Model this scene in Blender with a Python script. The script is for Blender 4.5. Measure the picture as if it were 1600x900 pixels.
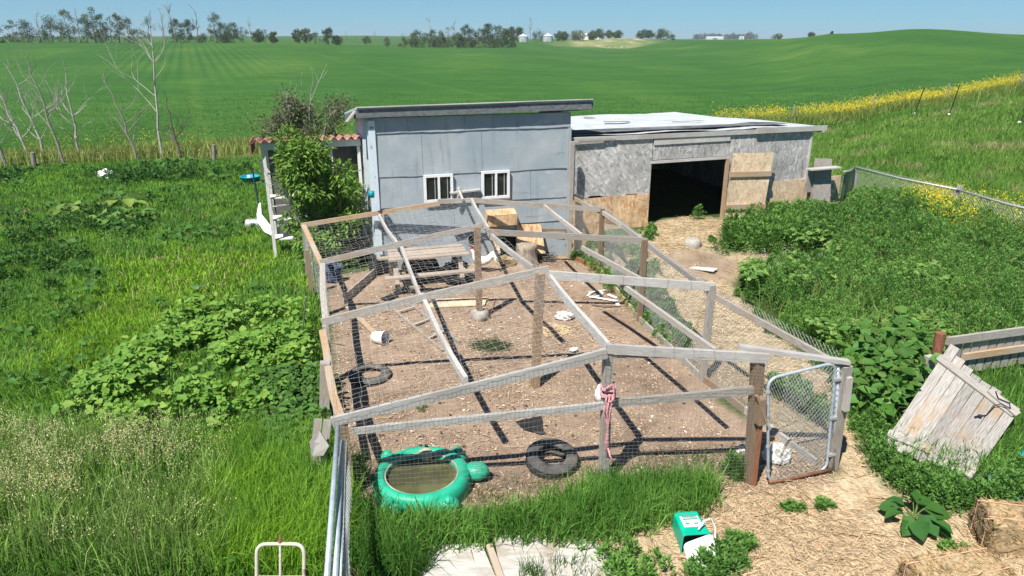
import bpy, math, random
import numpy as np
R = math.radians
sc = bpy.context.scene
for o in list(bpy.data.objects): bpy.data.objects.remove(o)
col = sc.collection
RND = random.Random(7)
rng = np.random.default_rng(11)

# ------------------------------------------------------------------ camera, sky, sun, exposure
CAM_H, PITCH, FPX = 5.2, R(19.5), 1100.0            # metres, downward tilt, focal length for a 1600 px wide picture
cd = bpy.data.cameras.new('camera'); cam = bpy.data.objects.new('camera', cd); col.objects.link(cam)
cam.location = (0, 0, CAM_H); cam.rotation_euler = (R(90) - PITCH, 0, 0)
cd.sensor_width = 36; cd.lens = 36 * FPX / 1600; cd.clip_end = 9000; cd.clip_start = 0.1
sc.camera = cam
SUN_EL, SUN_DIR = R(56.5), (-0.54, -0.84)             # horizontal direction towards the sun
w = bpy.data.worlds.new('World'); sc.world = w; w.use_nodes = True
nt = w.node_tree; bg = nt.nodes['Background']
sky = nt.nodes.new('ShaderNodeTexSky'); sky.sky_type = 'NISHITA'; sky.sun_disc = False
sky.sun_elevation = SUN_EL; sky.sun_rotation = math.atan2(SUN_DIR[0], SUN_DIR[1]) % (2 * math.pi)
sky.air_density = 1.0; sky.dust_density = 0.0; sky.ozone_density = 3.0; sky.altitude = 3500
tn = nt.nodes.new('ShaderNodeMix'); tn.data_type = 'RGBA'; tn.blend_type = 'MULTIPLY'; tn.inputs[0].default_value = 1; tn.inputs[7].default_value = (0.52, 0.80, 0.93, 1)   # a clear deep summer blue
hz = nt.nodes.new('ShaderNodeMix'); hz.data_type = 'RGBA'; hz.inputs[0].default_value = 0.62; hz.inputs[7].default_value = (2.55, 4.75, 6.1, 1)           # flattened by summer haze
wt = nt.nodes.new('ShaderNodeTexCoord'); ws = nt.nodes.new('ShaderNodeSeparateXYZ'); wm = nt.nodes.new('ShaderNodeMapRange'); nt.links.new(wt.outputs['Generated'], ws.inputs[0]); nt.links.new(ws.outputs['Z'], wm.inputs['Value'])
wm.inputs['From Min'].default_value = 0.0; wm.inputs['From Max'].default_value = 0.35; wm.inputs['To Min'].default_value = 0.66; wm.inputs['To Max'].default_value = 0.0; nt.links.new(wm.outputs[0], hz.inputs[0])   # thickest low down
nt.links.new(sky.outputs[0], tn.inputs[6]); nt.links.new(tn.outputs[2], hz.inputs[6]); nt.links.new(hz.outputs[2], bg.inputs[0]); bg.inputs[1].default_value = 0.07
sd = bpy.data.lights.new('sun', 'SUN'); sd.energy = 5.0; sd.angle = R(0.55); sd.color = (1, 0.955, 0.88)
sun = bpy.data.objects.new('sun', sd); col.objects.link(sun)
from mathutils import Vector, Matrix
ce = math.cos(SUN_EL); L_ = math.hypot(*SUN_DIR)
sun.rotation_euler = Vector((SUN_DIR[0] / L_ * ce, SUN_DIR[1] / L_ * ce, math.sin(SUN_EL))).to_track_quat('Z', 'Y').to_euler()
sun.location = (-20, -30, 50)
sc.view_settings.view_transform = 'Standard'; sc.view_settings.look = 'None'
sc.view_settings.exposure = 0.62; sc.view_settings.gamma = 1.0
sc.render.engine = 'CYCLES'; sc.cycles.max_bounces = 7; sc.cycles.diffuse_bounces = 4; sc.cycles.glossy_bounces = 2
sc.cycles.transmission_bounces = 3; sc.cycles.transparent_max_bounces = 6

# ------------------------------------------------------------------ where a point of the place lies
SP, CP = math.sin(PITCH), math.cos(PITCH)
def ang(py): return PITCH + math.atan((py - 450) / FPX)          # angle below the horizon
def V(px, py, Y):                                                # the point seen at (px, py) at forward distance Y
    z = CAM_H - Y * math.tan(ang(py))
    return Vector(((px - 800) / FPX * (Y * CP + (CAM_H - z) * SP), Y, z))
def G(px, py, z=0.0): return V(px, py, (CAM_H - z) / math.tan(ang(py)))

# ------------------------------------------------------------------ numeric helpers
def _h(ix, iy, s):
    n = (ix * 374761393 + iy * 668265263 + s * 1442695041) & 0xffffffff
    n = ((n ^ (n >> 13)) * 1274126177) & 0xffffffff
    return ((n ^ (n >> 16)) & 0xffff) / 65535.0
def vnoise(x, y, s=0):
    x = np.asarray(x, float); y = np.asarray(y, float)
    ix = np.floor(x).astype(np.int64); iy = np.floor(y).astype(np.int64); fx = x - ix; fy = y - iy
    fx = fx * fx * (3 - 2 * fx); fy = fy * fy * (3 - 2 * fy)
    a = _h(ix, iy, s); b = _h(ix + 1, iy, s); c = _h(ix, iy + 1, s); d = _h(ix + 1, iy + 1, s)
    return (a + (b - a) * fx) * (1 - fy) + (c + (d - c) * fx) * fy
def fbm(x, y, s=0, o=3):
    t = 0; a = 0.5; q = 0
    for k in range(o): t = t + a * vnoise(x * 2 ** k, y * 2 ** k, s + k); q += a; a *= 0.5
    return t / q
def sstep(a, b, x): t = np.clip((x - a) / (b - a), 0, 1); return t * t * (3 - 2 * t)
def poly_sd(x, y, poly):                                          # signed distance to a polygon, inside > 0
    x = np.asarray(x, float); y = np.asarray(y, float); d = np.full(x.shape, 1e9); ins = np.zeros(x.shape, bool)
    n = len(poly)
    for i in range(n):
        ax, ay = poly[i][:2]; bx, by = poly[(i + 1) % n][:2]; ex, ey = bx - ax, by - ay
        t = np.clip(((x - ax) * ex + (y - ay) * ey) / (ex * ex + ey * ey + 1e-12), 0, 1)
        d = np.minimum(d, (x - ax - t * ex) ** 2 + (y - ay - t * ey) ** 2)
        c = ((ay > y) != (by > y)) & (x < (bx - ax) * (y - ay) / (by - ay + 1e-12) + ax); ins ^= c
    d = np.sqrt(d); return np.where(ins, d, -d)
def GT(px, py):                                                   # the point of the land itself seen there
    z = 0.0
    for _ in range(14):
        q = G(px, py, z); z += .6 * (float(ground_z(q.x, q.y)) - z) if 8 < q.y < 24 and q.x > 1 else -z
    return G(px, py, z)
def pxpoly(pts): return [tuple(GT(px, py)[:2]) for px, py in pts]

# ------------------------------------------------------------------ the lie of the land: rows of (distance, height as the photo shows it)
def yflat(Y): return 450 + FPX * (CAM_H * CP - Y * SP) / (Y * CP + CAM_H * SP)
TERR = {
 -900: {60:155, 100:110, 150:80, 200:65, 230:64.5, 300:66, 450:64, 900:59.5, 3000:59.8},
 420:  {60:158, 100:114, 150:84, 200:69, 240:66, 300:67, 450:64, 900:56.5, 3000:59.5},
 560:  {60:160, 100:117, 150:90, 200:78, 250:71, 300:71.5, 450:68, 900:55.5, 3000:58.8},
 660:  {60:162, 100:120, 150:94, 200:82, 300:74, 450:68, 900:57, 3000:59.5},
 800:  {60:163, 100:121, 150:98, 200:87, 300:73.5, 450:65, 900:61, 3000:60.5},
 900:  {60:164, 100:122, 150:100, 200:90, 300:78, 380:70, 450:63, 900:61.5, 3000:60.5},
 970:  {60:164, 100:122, 150:100, 200:90, 300:80, 350:76, 430:59.5, 900:62.5, 3000:60.7},
 1040: {60:164, 100:122, 150:99, 200:87, 300:71, 380:64.5, 450:62.5, 900:62.5, 3000:60.7},
 1130: {60:164, 100:121, 150:97, 200:80, 250:67.5, 300:62.7, 450:62.8, 900:62.5, 3000:60.7},
 1200: {46:195, 60:162, 100:116, 150:86, 200:67, 250:61.3, 300:61.6, 450:62, 900:62, 3000:60.7},
 1300: {48:184, 60:154, 100:100, 150:60, 180:51.8, 200:52.5, 300:58, 450:61, 900:62, 3000:61},
 1430: {30:245, 52:163, 60:143, 100:82, 150:48, 170:45, 200:47.5, 300:57, 450:61, 900:62, 3000:61},
 1600: {30:243, 52:142, 60:127, 100:78, 150:57, 170:54.3, 200:56, 300:60, 450:61, 900:62, 3000:61},
 2400: {30:243, 52:142, 60:127, 100:80, 150:62, 170:60, 200:61, 300:62, 450:62, 900:62, 3000:61},
}
_TY = np.array([0, 22, 26, 30, 34, 40, 46, 52, 60, 70, 80, 100, 125, 150, 170, 200, 230, 250, 300, 350, 380, 430, 450, 600, 900, 3000.])
_TP = np.array(sorted(TERR)); _TZ = []
for p_ in _TP:
    d_ = dict(TERR[int(p_)])
    for q in (0.5, 22, 26, 30, 34, 40, 46):
        if q not in d_ and q < min(TERR[int(p_)]) + (0 if min(TERR[int(p_)]) < 60 else -13): d_[q] = None
    ys = sorted(d_); zs = [0.0 if d_[y] is None else CAM_H - y * math.tan(ang(d_[y])) for y in ys]
    _TZ.append(np.interp(_TY, ys, zs))
_TZ = np.array(_TZ)
def ground_z(X, Y):
    X = np.asarray(X, float); Y = np.asarray(Y, float); Yc = np.clip(Y, 1.0, 2999)
    p = np.clip(800 + FPX * X / (Yc * CP + 5.0 * SP), -899, 2399)
    i = np.clip(np.searchsorted(_TP, p) - 1, 0, len(_TP) - 2); j = np.clip(np.searchsorted(_TY, Yc) - 1, 0, len(_TY) - 2)
    fp = (p - _TP[i]) / (_TP[i + 1] - _TP[i]); fp = fp * fp * (3 - 2 * fp); fy = (Yc - _TY[j]) / (_TY[j + 1] - _TY[j])
    z = (_TZ[i, j] * (1 - fp) + _TZ[i + 1, j] * fp) * (1 - fy) + (_TZ[i, j + 1] * (1 - fp) + _TZ[i + 1, j + 1] * fp) * fy
    s = (X - 1.4) * .959 + (Y - 17.2) * .284; t = -(X - 1.4) * .284 + (Y - 17.2) * .959           # the barn stands on a low rise
    return z + .56 * sstep(-4.6, -.6, t) * sstep(12, 9, t) * sstep(.15, 1.1, s) * sstep(13, 8.5, s)
def gz(x, y): return float(ground_z(x, y))
def far(px, Y):                                                   # a point on the land in that direction, that far away
    X = (px - 800) / FPX * (Y * CP + 4.0 * SP)
    return Vector((X, Y, gz(X, Y)))

# ------------------------------------------------------------------ materials
MATS = {}
def mat(name, c1, c2, sc1=(1, 1, 1), ns=4.0, detail=6.0, rough=0.85, coord='Object', bump=0.0, c3=None, ns3=1.0, th3=(0.45, 0.65),
        attr=False, transl=0.0, spec=0.3, metal=0.0, lo=0.35, hi=0.65, bdist=0.01, bscale=None, dist=0.0, streak=None, vary=0.0):
    m = bpy.data.materials.new(name); m.use_nodes = True; n = m.node_tree.nodes; l = m.node_tree.links
    b = n['Principled BSDF']; b.inputs['Roughness'].default_value = rough; b.inputs['Specular IOR Level'].default_value = spec
    b.inputs['Metallic'].default_value = metal
    tc = n.new('ShaderNodeTexCoord'); mp = n.new('ShaderNodeMapping'); mp.inputs['Scale'].default_value = sc1
    l.new(tc.outputs[coord], mp.inputs['Vector'])
    no = n.new('ShaderNodeTexNoise'); no.inputs['Scale'].default_value = ns; no.inputs['Detail'].default_value = detail
    no.inputs['Roughness'].default_value = 0.62; no.inputs['Distortion'].default_value = dist
    l.new(mp.outputs[0], no.inputs['Vector'])
    r = n.new('ShaderNodeValToRGB'); r.color_ramp.elements[0].position = lo; r.color_ramp.elements[1].position = hi
    r.color_ramp.elements[0].color = (*c1, 1); r.color_ramp.elements[1].color = (*c2, 1)
    l.new(no.outputs['Fac'], r.inputs[0]); out = r.outputs[0]
    if c3:
        n3 = n.new('ShaderNodeTexNoise'); n3.inputs['Scale'].default_value = ns3; n3.inputs['Detail'].default_value = 5
        l.new(tc.outputs[coord], n3.inputs['Vector'])
        r3 = n.new('ShaderNodeValToRGB'); r3.color_ramp.elements[0].position = th3[0]; r3.color_ramp.elements[1].position = th3[1]
        l.new(n3.outputs['Fac'], r3.inputs[0])
        mx = n.new('ShaderNodeMix'); mx.data_type = 'RGBA'; l.new(r3.outputs[0], mx.inputs[0]); l.new(out, mx.inputs[6]); mx.inputs[7].default_value = (*c3, 1)
        out = mx.outputs[2]
    for cs, scs, l0, l1 in (streak or ()):                            # runs, stains and scuffs in the surface itself
        mp2 = n.new('ShaderNodeMapping'); mp2.inputs['Scale'].default_value = scs; l.new(tc.outputs[coord], mp2.inputs['Vector'])
        n4 = n.new('ShaderNodeTexNoise'); n4.inputs['Scale'].default_value = 1.0; n4.inputs['Detail'].default_value = 7; n4.inputs['Roughness'].default_value = .65; l.new(mp2.outputs[0], n4.inputs['Vector'])
        r4 = n.new('ShaderNodeValToRGB'); r4.color_ramp.elements[0].position = l0; r4.color_ramp.elements[1].position = l1; l.new(n4.outputs['Fac'], r4.inputs[0])
        mx = n.new('ShaderNodeMix'); mx.data_type = 'RGBA'; l.new(r4.outputs[0], mx.inputs[0]); l.new(out, mx.inputs[6]); mx.inputs[7].default_value = (*cs, 1); out = mx.outputs[2]
    if vary:                                                          # no two boards weather alike
        oi = n.new('ShaderNodeObjectInfo'); mv = n.new('ShaderNodeMapRange'); mv.inputs['To Min'].default_value = 1 - vary; mv.inputs['To Max'].default_value = 1 + vary * .6; l.new(oi.outputs['Random'], mv.inputs['Value'])
        mx = n.new('ShaderNodeMix'); mx.data_type = 'RGBA'; mx.blend_type = 'MULTIPLY'; mx.inputs[0].default_value = 1; l.new(out, mx.inputs[6]); l.new(mv.outputs[0], mx.inputs[7]); out = mx.outputs[2]
    if attr:
        at = n.new('ShaderNodeAttribute'); at.attribute_name = 'Col'
        mx = n.new('ShaderNodeMix'); mx.data_type = 'RGBA'; mx.blend_type = 'MULTIPLY'; mx.inputs[0].default_value = 1
        l.new(out, mx.inputs[6]); l.new(at.outputs['Color'], mx.inputs[7]); out = mx.outputs[2]
    l.new(out, b.inputs['Base Color'])
    if bump:
        bp = n.new('ShaderNodeBump'); bp.inputs['Strength'].default_value = bump; bp.inputs['Distance'].default_value = bdist
        src = no.outputs['Fac']
        if bscale:
            nb = n.new('ShaderNodeTexNoise'); nb.inputs['Scale'].default_value = bscale; nb.inputs['Detail'].default_value = 4
            l.new(tc.outputs[coord], nb.inputs['Vector']); src = nb.outputs['Fac']
        l.new(src, bp.inputs['Height']); l.new(bp.outputs[0], b.inputs['Normal'])
    if transl:
        tr = n.new('ShaderNodeBsdfTranslucent'); l.new(out, tr.inputs['Color']); ms = n.new('ShaderNodeMixShader')
        ms.inputs[0].default_value = transl; l.new(b.outputs[0], ms.inputs[1]); l.new(tr.outputs[0], ms.inputs[2])
        l.new(ms.outputs[0], n['Material Output'].inputs['Surface'])
    MATS[name] = m; return m
def leafmat(name, transl=0.4, rough=0.55, spec=0.25):             # colour comes from each leaf's own tint
    m = bpy.data.materials.new(name); m.use_nodes = True; n = m.node_tree.nodes; l = m.node_tree.links
    b = n['Principled BSDF']; b.inputs['Roughness'].default_value = rough; b.inputs['Specular IOR Level'].default_value = spec
    at = n.new('ShaderNodeAttribute'); at.attribute_name = 'Col'
    tc = n.new('ShaderNodeTexCoord'); no = n.new('ShaderNodeTexNoise'); no.inputs['Scale'].default_value = 9; no.inputs['Detail'].default_value = 3
    l.new(tc.outputs['Object'], no.inputs['Vector'])
    mr = n.new('ShaderNodeMapRange'); mr.inputs['To Min'].default_value = 0.75; mr.inputs['To Max'].default_value = 1.25; l.new(no.outputs['Fac'], mr.inputs['Value'])
    mx = n.new('ShaderNodeMix'); mx.data_type = 'RGBA'; mx.blend_type = 'MULTIPLY'; mx.inputs[0].default_value = 1
    l.new(at.outputs['Color'], mx.inputs[6]); l.new(mr.outputs[0], mx.inputs[7])
    l.new(mx.outputs[2], b.inputs['Base Color'])
    if transl:
        tr = n.new('ShaderNodeBsdfTranslucent'); l.new(mx.outputs[2], tr.inputs['Color']); ms = n.new('ShaderNodeMixShader'); ms.inputs[0].default_value = transl
        l.new(b.outputs[0], ms.inputs[1]); l.new(tr.outputs[0], ms.inputs[2]); l.new(ms.outputs[0], n['Material Output'].inputs['Surface'])
    MATS[name] = m; return m
def osb(name, cols, scale=1.0, coord='UV'):                       # pressed wood flakes lying at all angles
    m = bpy.data.materials.new(name); m.use_nodes = True; n = m.node_tree.nodes; l = m.node_tree.links
    b = n['Principled BSDF']; b.inputs['Roughness'].default_value = 0.85; b.inputs['Specular IOR Level'].default_value = 0.2
    tc = n.new('ShaderNodeTexCoord'); prev = None
    for k, (rot, sx, sy) in enumerate(((0.35, 16, 5), (-0.8, 5, 15), (1.2, 12, 4))):
        mp = n.new('ShaderNodeMapping'); mp.inputs['Rotation'].default_value = (0, 0, rot); mp.inputs['Scale'].default_value = (sx * scale, sy * scale, 1)
        mp.inputs['Location'].default_value = (k * 3.1, k * 7.7, 0); l.new(tc.outputs[coord], mp.inputs['Vector'])
        vo = n.new('ShaderNodeTexVoronoi'); vo.inputs['Scale'].default_value = 1.0; l.new(mp.outputs[0], vo.inputs['Vector'])
        sp = n.new('ShaderNodeSeparateColor'); l.new(vo.outputs['Color'], sp.inputs[0])
        r = n.new('ShaderNodeValToRGB'); e = r.color_ramp.elements
        e[0].position = 0; e[0].color = (*cols[0], 1); e[1].position = 1; e[1].color = (*cols[-1], 1)
        for i, c in enumerate(cols[1:-1]): q = e.new((i + 1) / (len(cols) - 1)); q.color = (*c, 1)
        l.new(sp.outputs[0], r.inputs[0])
        if prev is None: prev = r.outputs[0]
        else:
            mx = n.new('ShaderNodeMix'); mx.data_type = 'RGBA'; th = n.new('ShaderNodeMath'); th.operation = 'GREATER_THAN'; th.inputs[1].default_value = 0.55
            l.new(sp.outputs[1], th.inputs[0]); l.new(th.outputs[0], mx.inputs[0]); l.new(prev, mx.inputs[6]); l.new(r.outputs[0], mx.inputs[7]); prev = mx.outputs[2]
    no = n.new('ShaderNodeTexNoise'); no.inputs['Scale'].default_value = 1.3; no.inputs['Detail'].default_value = 6; l.new(tc.outputs['Object'], no.inputs['Vector'])
    mr = n.new('ShaderNodeMapRange'); mr.inputs['From Min'].default_value = .3; mr.inputs['From Max'].default_value = .7; mr.inputs['To Min'].default_value = .72; mr.inputs['To Max'].default_value = 1.2
    l.new(no.outputs['Fac'], mr.inputs['Value'])
    mx = n.new('ShaderNodeMix'); mx.data_type = 'RGBA'; mx.blend_type = 'MULTIPLY'; mx.inputs[0].default_value = 1
    l.new(prev, mx.inputs[6]); l.new(mr.outputs[0], mx.inputs[7]); l.new(mx.outputs[2], b.inputs['Base Color']); MATS[name] = m; return m

# ------------------------------------------------------------------ objects, things and parts
def tag(o, label=None, cat=None, group=None, kind=None):
    if label: o['label'] = label
    if cat: o['category'] = cat
    if group: o['group'] = group
    if kind: o['kind'] = kind
    return o
def thing(name, label, cat, loc, group=None):
    o = bpy.data.objects.new(name, None); col.objects.link(o); o.location = loc; o.empty_display_size = 0.2
    return tag(o, label, cat, group)
def world_loc(o):
    v = Vector((0, 0, 0))
    while o is not None: v = v + Vector(o.location); o = o.parent
    return v
def link(name, me, material, parent=None, loc=None, smooth=False):
    o = bpy.data.objects.new(name, me); col.objects.link(o)
    base = world_loc(parent) if parent else Vector(loc or (0, 0, 0))
    if base.length > 0:
        n = len(me.vertices); a = np.empty(n * 3); me.vertices.foreach_get('co', a); a = a.reshape(-1, 3) - np.array(base); me.vertices.foreach_set('co', a.ravel())
    if parent: o.parent = parent
    else: o.location = base
    me.materials.append(material if not isinstance(material, str) else MATS[material])
    if smooth: me.polygons.foreach_set('use_smooth', np.ones(len(me.polygons), bool))
    me.update(); return o
class MB:                                                         # collects shapes that make ONE mesh
    def __init__(s): s.v = []; s.f = []; s.uv = []
    def add(s, vs, fs, uvs=None):
        k = len(s.v); s.v += [tuple(v) for v in vs]
        for i, f in enumerate(fs):
            s.f.append([k + q for q in f]); s.uv.append(uvs[i] if uvs else [(vs[q][0], vs[q][2] + vs[q][1] * .37) for q in f])
        return s
    def beam(s, p0, p1, w=0.09, h=0.04, up=(0, 0, 1), bend=0.0, ends=(1, 1), cut=0):   # a board between two points: w across, h along up
        p0 = Vector(p0); p1 = Vector(p1); d = (p1 - p0); L = d.length; d.normalize(); upv = Vector(up)
        if abs(d.dot(upv)) > 0.98: upv = Vector((0, 1, 0)) if abs(d.y) < 0.9 else Vector((1, 0, 0))
        x = d.cross(upv).normalized(); u = x.cross(d).normalized(); off = RND.uniform(0, 50); offv = RND.uniform(0, 50)
        n = 5 if bend else 2; vs = []; ts = [i / (n - 1) for i in range(n)]
        for t in ts:
            c = p0 + (p1 - p0) * t + u * (bend * 4 * t * (1 - t)) + x * (bend * 1.5 * math.sin(5 * t + offv)) * (1 if bend else 0); e = ends[0] + (ends[1] - ends[0]) * t
            for a, b in ((-1, -1), (1, -1), (1, 1), (-1, 1)): vs.append(c + x * (a * w / 2 * e) + u * (b * h / 2 * e))
        fs = []; uv = []; per = [0, w, w + h, 2 * w + h, 2 * w + 2 * h]
        for i in range(n - 1):
            for j in range(4):
                j2 = (j + 1) % 4; fs.append((i * 4 + j, i * 4 + j2, i * 4 + 4 + j2, i * 4 + 4 + j))
                uv.append([(off + ts[i] * L, offv + per[j]), (off + ts[i] * L, offv + per[j + 1]), (off + ts[i + 1] * L, offv + per[j + 1]), (off + ts[i + 1] * L, offv + per[j])])
        q = 4 * (n - 1); fs += [(3, 2, 1, 0), (q, q + 1, q + 2, q + 3)]
        uv += [[(off, offv), (off + .01, offv), (off + .01, offv + h), (off, offv + h)]] * 2
        return s.add(vs, fs, uv)
    def box(s, c, size, rz=0.0, rx=0.0, ry=0.0):
        M_ = Matrix.Rotation(rz, 3, 'Z') @ Matrix.Rotation(ry, 3, 'Y') @ Matrix.Rotation(rx, 3, 'X'); c = Vector(c); a, b, d = (q / 2 for q in size)
        return s.beam(c - M_ @ Vector((a, 0, 0)), c + M_ @ Vector((a, 0, 0)), 2 * b, 2 * d, up=M_ @ Vector((0, 0, 1)))
    def sheet(s, quad, th=0.012, up=None):                         # a flat panel from 3+ corners, thickened behind
        q = [Vector(p) for p in quad]; n = (q[1] - q[0]).cross(q[2] - q[0]).normalized(); ex = (q[1] - q[0]).normalized(); ey = n.cross(ex)
        k = len(q); vs = q + [p - n * th for p in q]; o1, o2 = RND.uniform(0, 20), RND.uniform(0, 20)
        U = [((p - q[0]).dot(ex) + o1, (p - q[0]).dot(ey) + o2) for p in q] * 2
        fs = [tuple(range(k)), tuple(range(2 * k - 1, k - 1, -1))] + [(i, i + k, (i + 1) % k + k, (i + 1) % k) for i in range(k)]
        return s.add(vs, fs, [[U[i] for i in f] for f in fs])
    def sweep(s, pts, rad, n=8, cap=True, flat=None):               # a tube along points; radius a number or one per point, (rx, ry) allowed
        pts = [Vector(p) for p in pts]; k = len(pts)
        if not isinstance(rad, (list, tuple)): rad = [rad] * k
        t = [(pts[min(i + 1, k - 1)] - pts[max(i - 1, 0)]).normalized() for i in range(k)]
        ref = Vector(flat) if flat else (Vector((0, 0, 1)) if abs(t[0].z) < 0.9 else Vector((1, 0, 0)))
        x = t[0].cross(ref).normalized(); vs = []; L = 0; ls = []
        for i in range(k):
            x = (x - t[i] * x.dot(t[i])).normalized(); y = t[i].cross(x); r = rad[i]; rx, ry = r if isinstance(r, (list, tuple)) else (r, r)
            if i: L += (pts[i] - pts[i - 1]).length
            ls.append(L)
            for j in range(n): a = 2 * math.pi * j / n; vs.append(pts[i] + x * (math.cos(a) * rx) + y * (math.sin(a) * ry))
        fs = []; uv = []; off = RND.uniform(0, 50)
        rr = rad[0] if not isinstance(rad[0], (list, tuple)) else rad[0][0]
        for i in range(k - 1):
            for j in range(n):
                j2 = (j + 1) % n; fs.append((i * n + j, i * n + j2, i * n + n + j2, i * n + n + j)); a, b = j * 6.28 * rr / n, (j + 1) * 6.28 * rr / n
                uv.append([(off + ls[i], a), (off + ls[i], b), (off + ls[i + 1], b), (off + ls[i + 1], a)])
        if cap:
            fs += [tuple(range(n - 1, -1, -1)), tuple(range((k - 1) * n, k * n))]
            for c0 in (0, k - 1): uv.append([(off + .02 * math.cos(6.28 * j / n), .02 * math.sin(6.28 * j / n)) for j in range(n)])
        return s.add(vs, fs, uv)
    def ring(s, c, Rr, prof, n=28, axis=None, closed=True, jit=0.0):   # a lathe: prof is [(radius offset, height)]
        c = Vector(c); A = Vector(axis or (0, 0, 1)).normalized(); ex = A.orthogonal().normalized(); ey = A.cross(ex); vs = []; m = len(prof)
        for i in range(n):
            a = 2 * math.pi * i / n; d = ex * math.cos(a) + ey * math.sin(a); j_ = 1 + RND.uniform(-jit, jit)
            for r, h in prof: vs.append(c + d * ((Rr + r) * j_) + A * h)
        fs = [(i * m + j, ((i + 1) % n) * m + j, ((i + 1) % n) * m + (j + 1) % m, i * m + (j + 1) % m) for i in range(n) for j in range(m if closed else m - 1)]
        return s.add(vs, fs)
    def blob(s, c, r, n=10, m=7, jit=0.0, rz=0.0, flatten=None):
        c = Vector(c); rx, ry, rz_ = r if isinstance(r, (tuple, list)) else (r, r, r); vs = [c + Vector((0, 0, -rz_))]
        for i in range(1, m):
            t = math.pi * i / m
            for j in range(n):
                a = 2 * math.pi * j / n; k = 1 + RND.uniform(-jit, jit)
                vs.append(c + Vector((rx * math.sin(t) * math.cos(a) * k, ry * math.sin(t) * math.sin(a) * k, -rz_ * math.cos(t) * k)))
        vs.append(c + Vector((0, 0, rz_))); fs = [(0, 1 + (j + 1) % n, 1 + j) for j in range(n)]
        for i in range(m - 2): fs += [(1 + i * n + j, 1 + i * n + (j + 1) % n, 1 + (i + 1) * n + (j + 1) % n, 1 + (i + 1) * n + j) for j in range(n)]
        q = 1 + (m - 2) * n; fs += [(q + j, q + (j + 1) % n, len(vs) - 1) for j in range(n)]
        return s.add(vs, fs)
    def build(s, name, material, parent=None, loc=None, smooth=False, label=None):
        me = bpy.data.meshes.new(name); me.from_pydata([tuple(v) for v in s.v], [], s.f); ul = me.uv_layers.new(name='UVMap')
        ul.data.foreach_set('uv', np.array([c for f in s.uv for c in f], float).ravel())
        o = link(name, me, material, parent, loc, smooth)
        if label: o['label'] = label
        return o
def solo(mb, name, material, label, cat, loc, group=None, smooth=False, kind=None):
    return tag(mb.build(name, material, None, loc, smooth), label, cat, group, kind)
def np_mesh(name, V_, quads=None, tris=None, colr=None):
    me = bpy.data.meshes.new(name); nv = len(V_); q = np.zeros((0, 4), int) if quads is None else quads; t = np.zeros((0, 3), int) if tris is None else tris
    me.vertices.add(nv); me.vertices.foreach_set('co', np.asarray(V_, np.float32).ravel())
    lp = np.concatenate([q.ravel(), t.ravel()]).astype(np.int32); me.loops.add(len(lp)); me.loops.foreach_set('vertex_index', lp)
    st = np.concatenate([np.arange(len(q)) * 4, len(q) * 4 + np.arange(len(t)) * 3]).astype(np.int32)
    me.polygons.add(len(st)); me.polygons.foreach_set('loop_start', st)
    if colr is not None:
        a = me.color_attributes.new('Col', 'FLOAT_COLOR', 'POINT'); c = np.ones((nv, 4), np.float32); c[:, :3] = colr; a.data.foreach_set('color', c.ravel())
    me.update(calc_edges=True); return me
def wires(name, segs, r, material, parent):                        # thin round wires as three-sided rods
    S = np.asarray(segs, float).reshape(-1, 2, 3); d = S[:, 1] - S[:, 0]; L = np.linalg.norm(d, axis=1, keepdims=True); ok = L[:, 0] > 1e-4; S = S[ok]; d = d[ok] / L[ok]
    ref = np.where(np.abs(d[:, 2:3]) > .9, [[1., 0, 0]], [[0, 0, 1.]]); x = np.cross(d, ref); x /= np.linalg.norm(x, axis=1, keepdims=True); y = np.cross(d, x)
    P = []
    for e in (0, 1):
        for j in range(3): a = 2.094 * j; P.append(S[:, e] + r * (math.cos(a) * x + math.sin(a) * y))
    n = len(S); V_ = np.stack(P, 1).reshape(-1, 3); b = np.arange(n)[:, None] * 6
    Q = np.concatenate([b + np.array([[j, (j + 1) % 3, 3 + (j + 1) % 3, 3 + j]]) for j in range(3)])
    return link(name, np_mesh(name, V_, quads=Q), material, parent)
# ------------------------------------------------------------------ blades and leaves in bulk
def unit(a): return a / (np.linalg.norm(a, axis=1, keepdims=True) + 1e-9)
def blades(P, h, w, lean, C):                                      # grass: five points a blade, lean (N,2) as a share of the height
    n = len(P); th = rng.uniform(0, 2 * np.pi, n); wd = np.stack([np.cos(th), np.sin(th), np.zeros(n)], 1) * w[:, None] / 2
    Lx = np.zeros((n, 3)); Lx[:, :2] = lean * h[:, None]; up = np.zeros((n, 3)); up[:, 2] = h
    ln = np.linalg.norm(lean, axis=1)[:, None]
    mid = P + up * .6 + Lx * .35; tip = P + up * np.sqrt(np.clip(1 - ln * ln * .6, .15, 1)) + Lx
    V_ = np.stack([P - wd, P + wd, mid - wd * .8, mid + wd * .8, tip], 1).reshape(-1, 3); b = np.arange(n)[:, None] * 5
    return V_, b + np.array([[0, 1, 3, 2]]), b + np.array([[2, 3, 4]]), np.repeat(C, 5, 0)
def leaves(P, ax, nr, ln, wd, C, fold=0.25):                       # leaves: six points, folded along the midrib; ax along the leaf, nr its face
    ax = unit(ax); sd = unit(np.cross(ax, nr)); nn = np.cross(sd, ax); l = ln[:, None]; w = wd[:, None] / 2
    V_ = np.stack([P, P + ax * l * .3 - sd * w + nn * w * fold, P + ax * l * .72 - sd * w * .72 + nn * w * fold - nn * l * .05, P + ax * l - nn * l * .14,
                   P + ax * l * .72 + sd * w * .72 + nn * w * fold - nn * l * .05, P + ax * l * .3 + sd * w + nn * w * fold], 1).reshape(-1, 3)
    b = np.arange(len(P))[:, None] * 6
    return V_, np.concatenate([b + np.array([[0, 3, 2, 1]]), b + np.array([[0, 5, 4, 3]])]), None, np.repeat(C, 6, 0)
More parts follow.
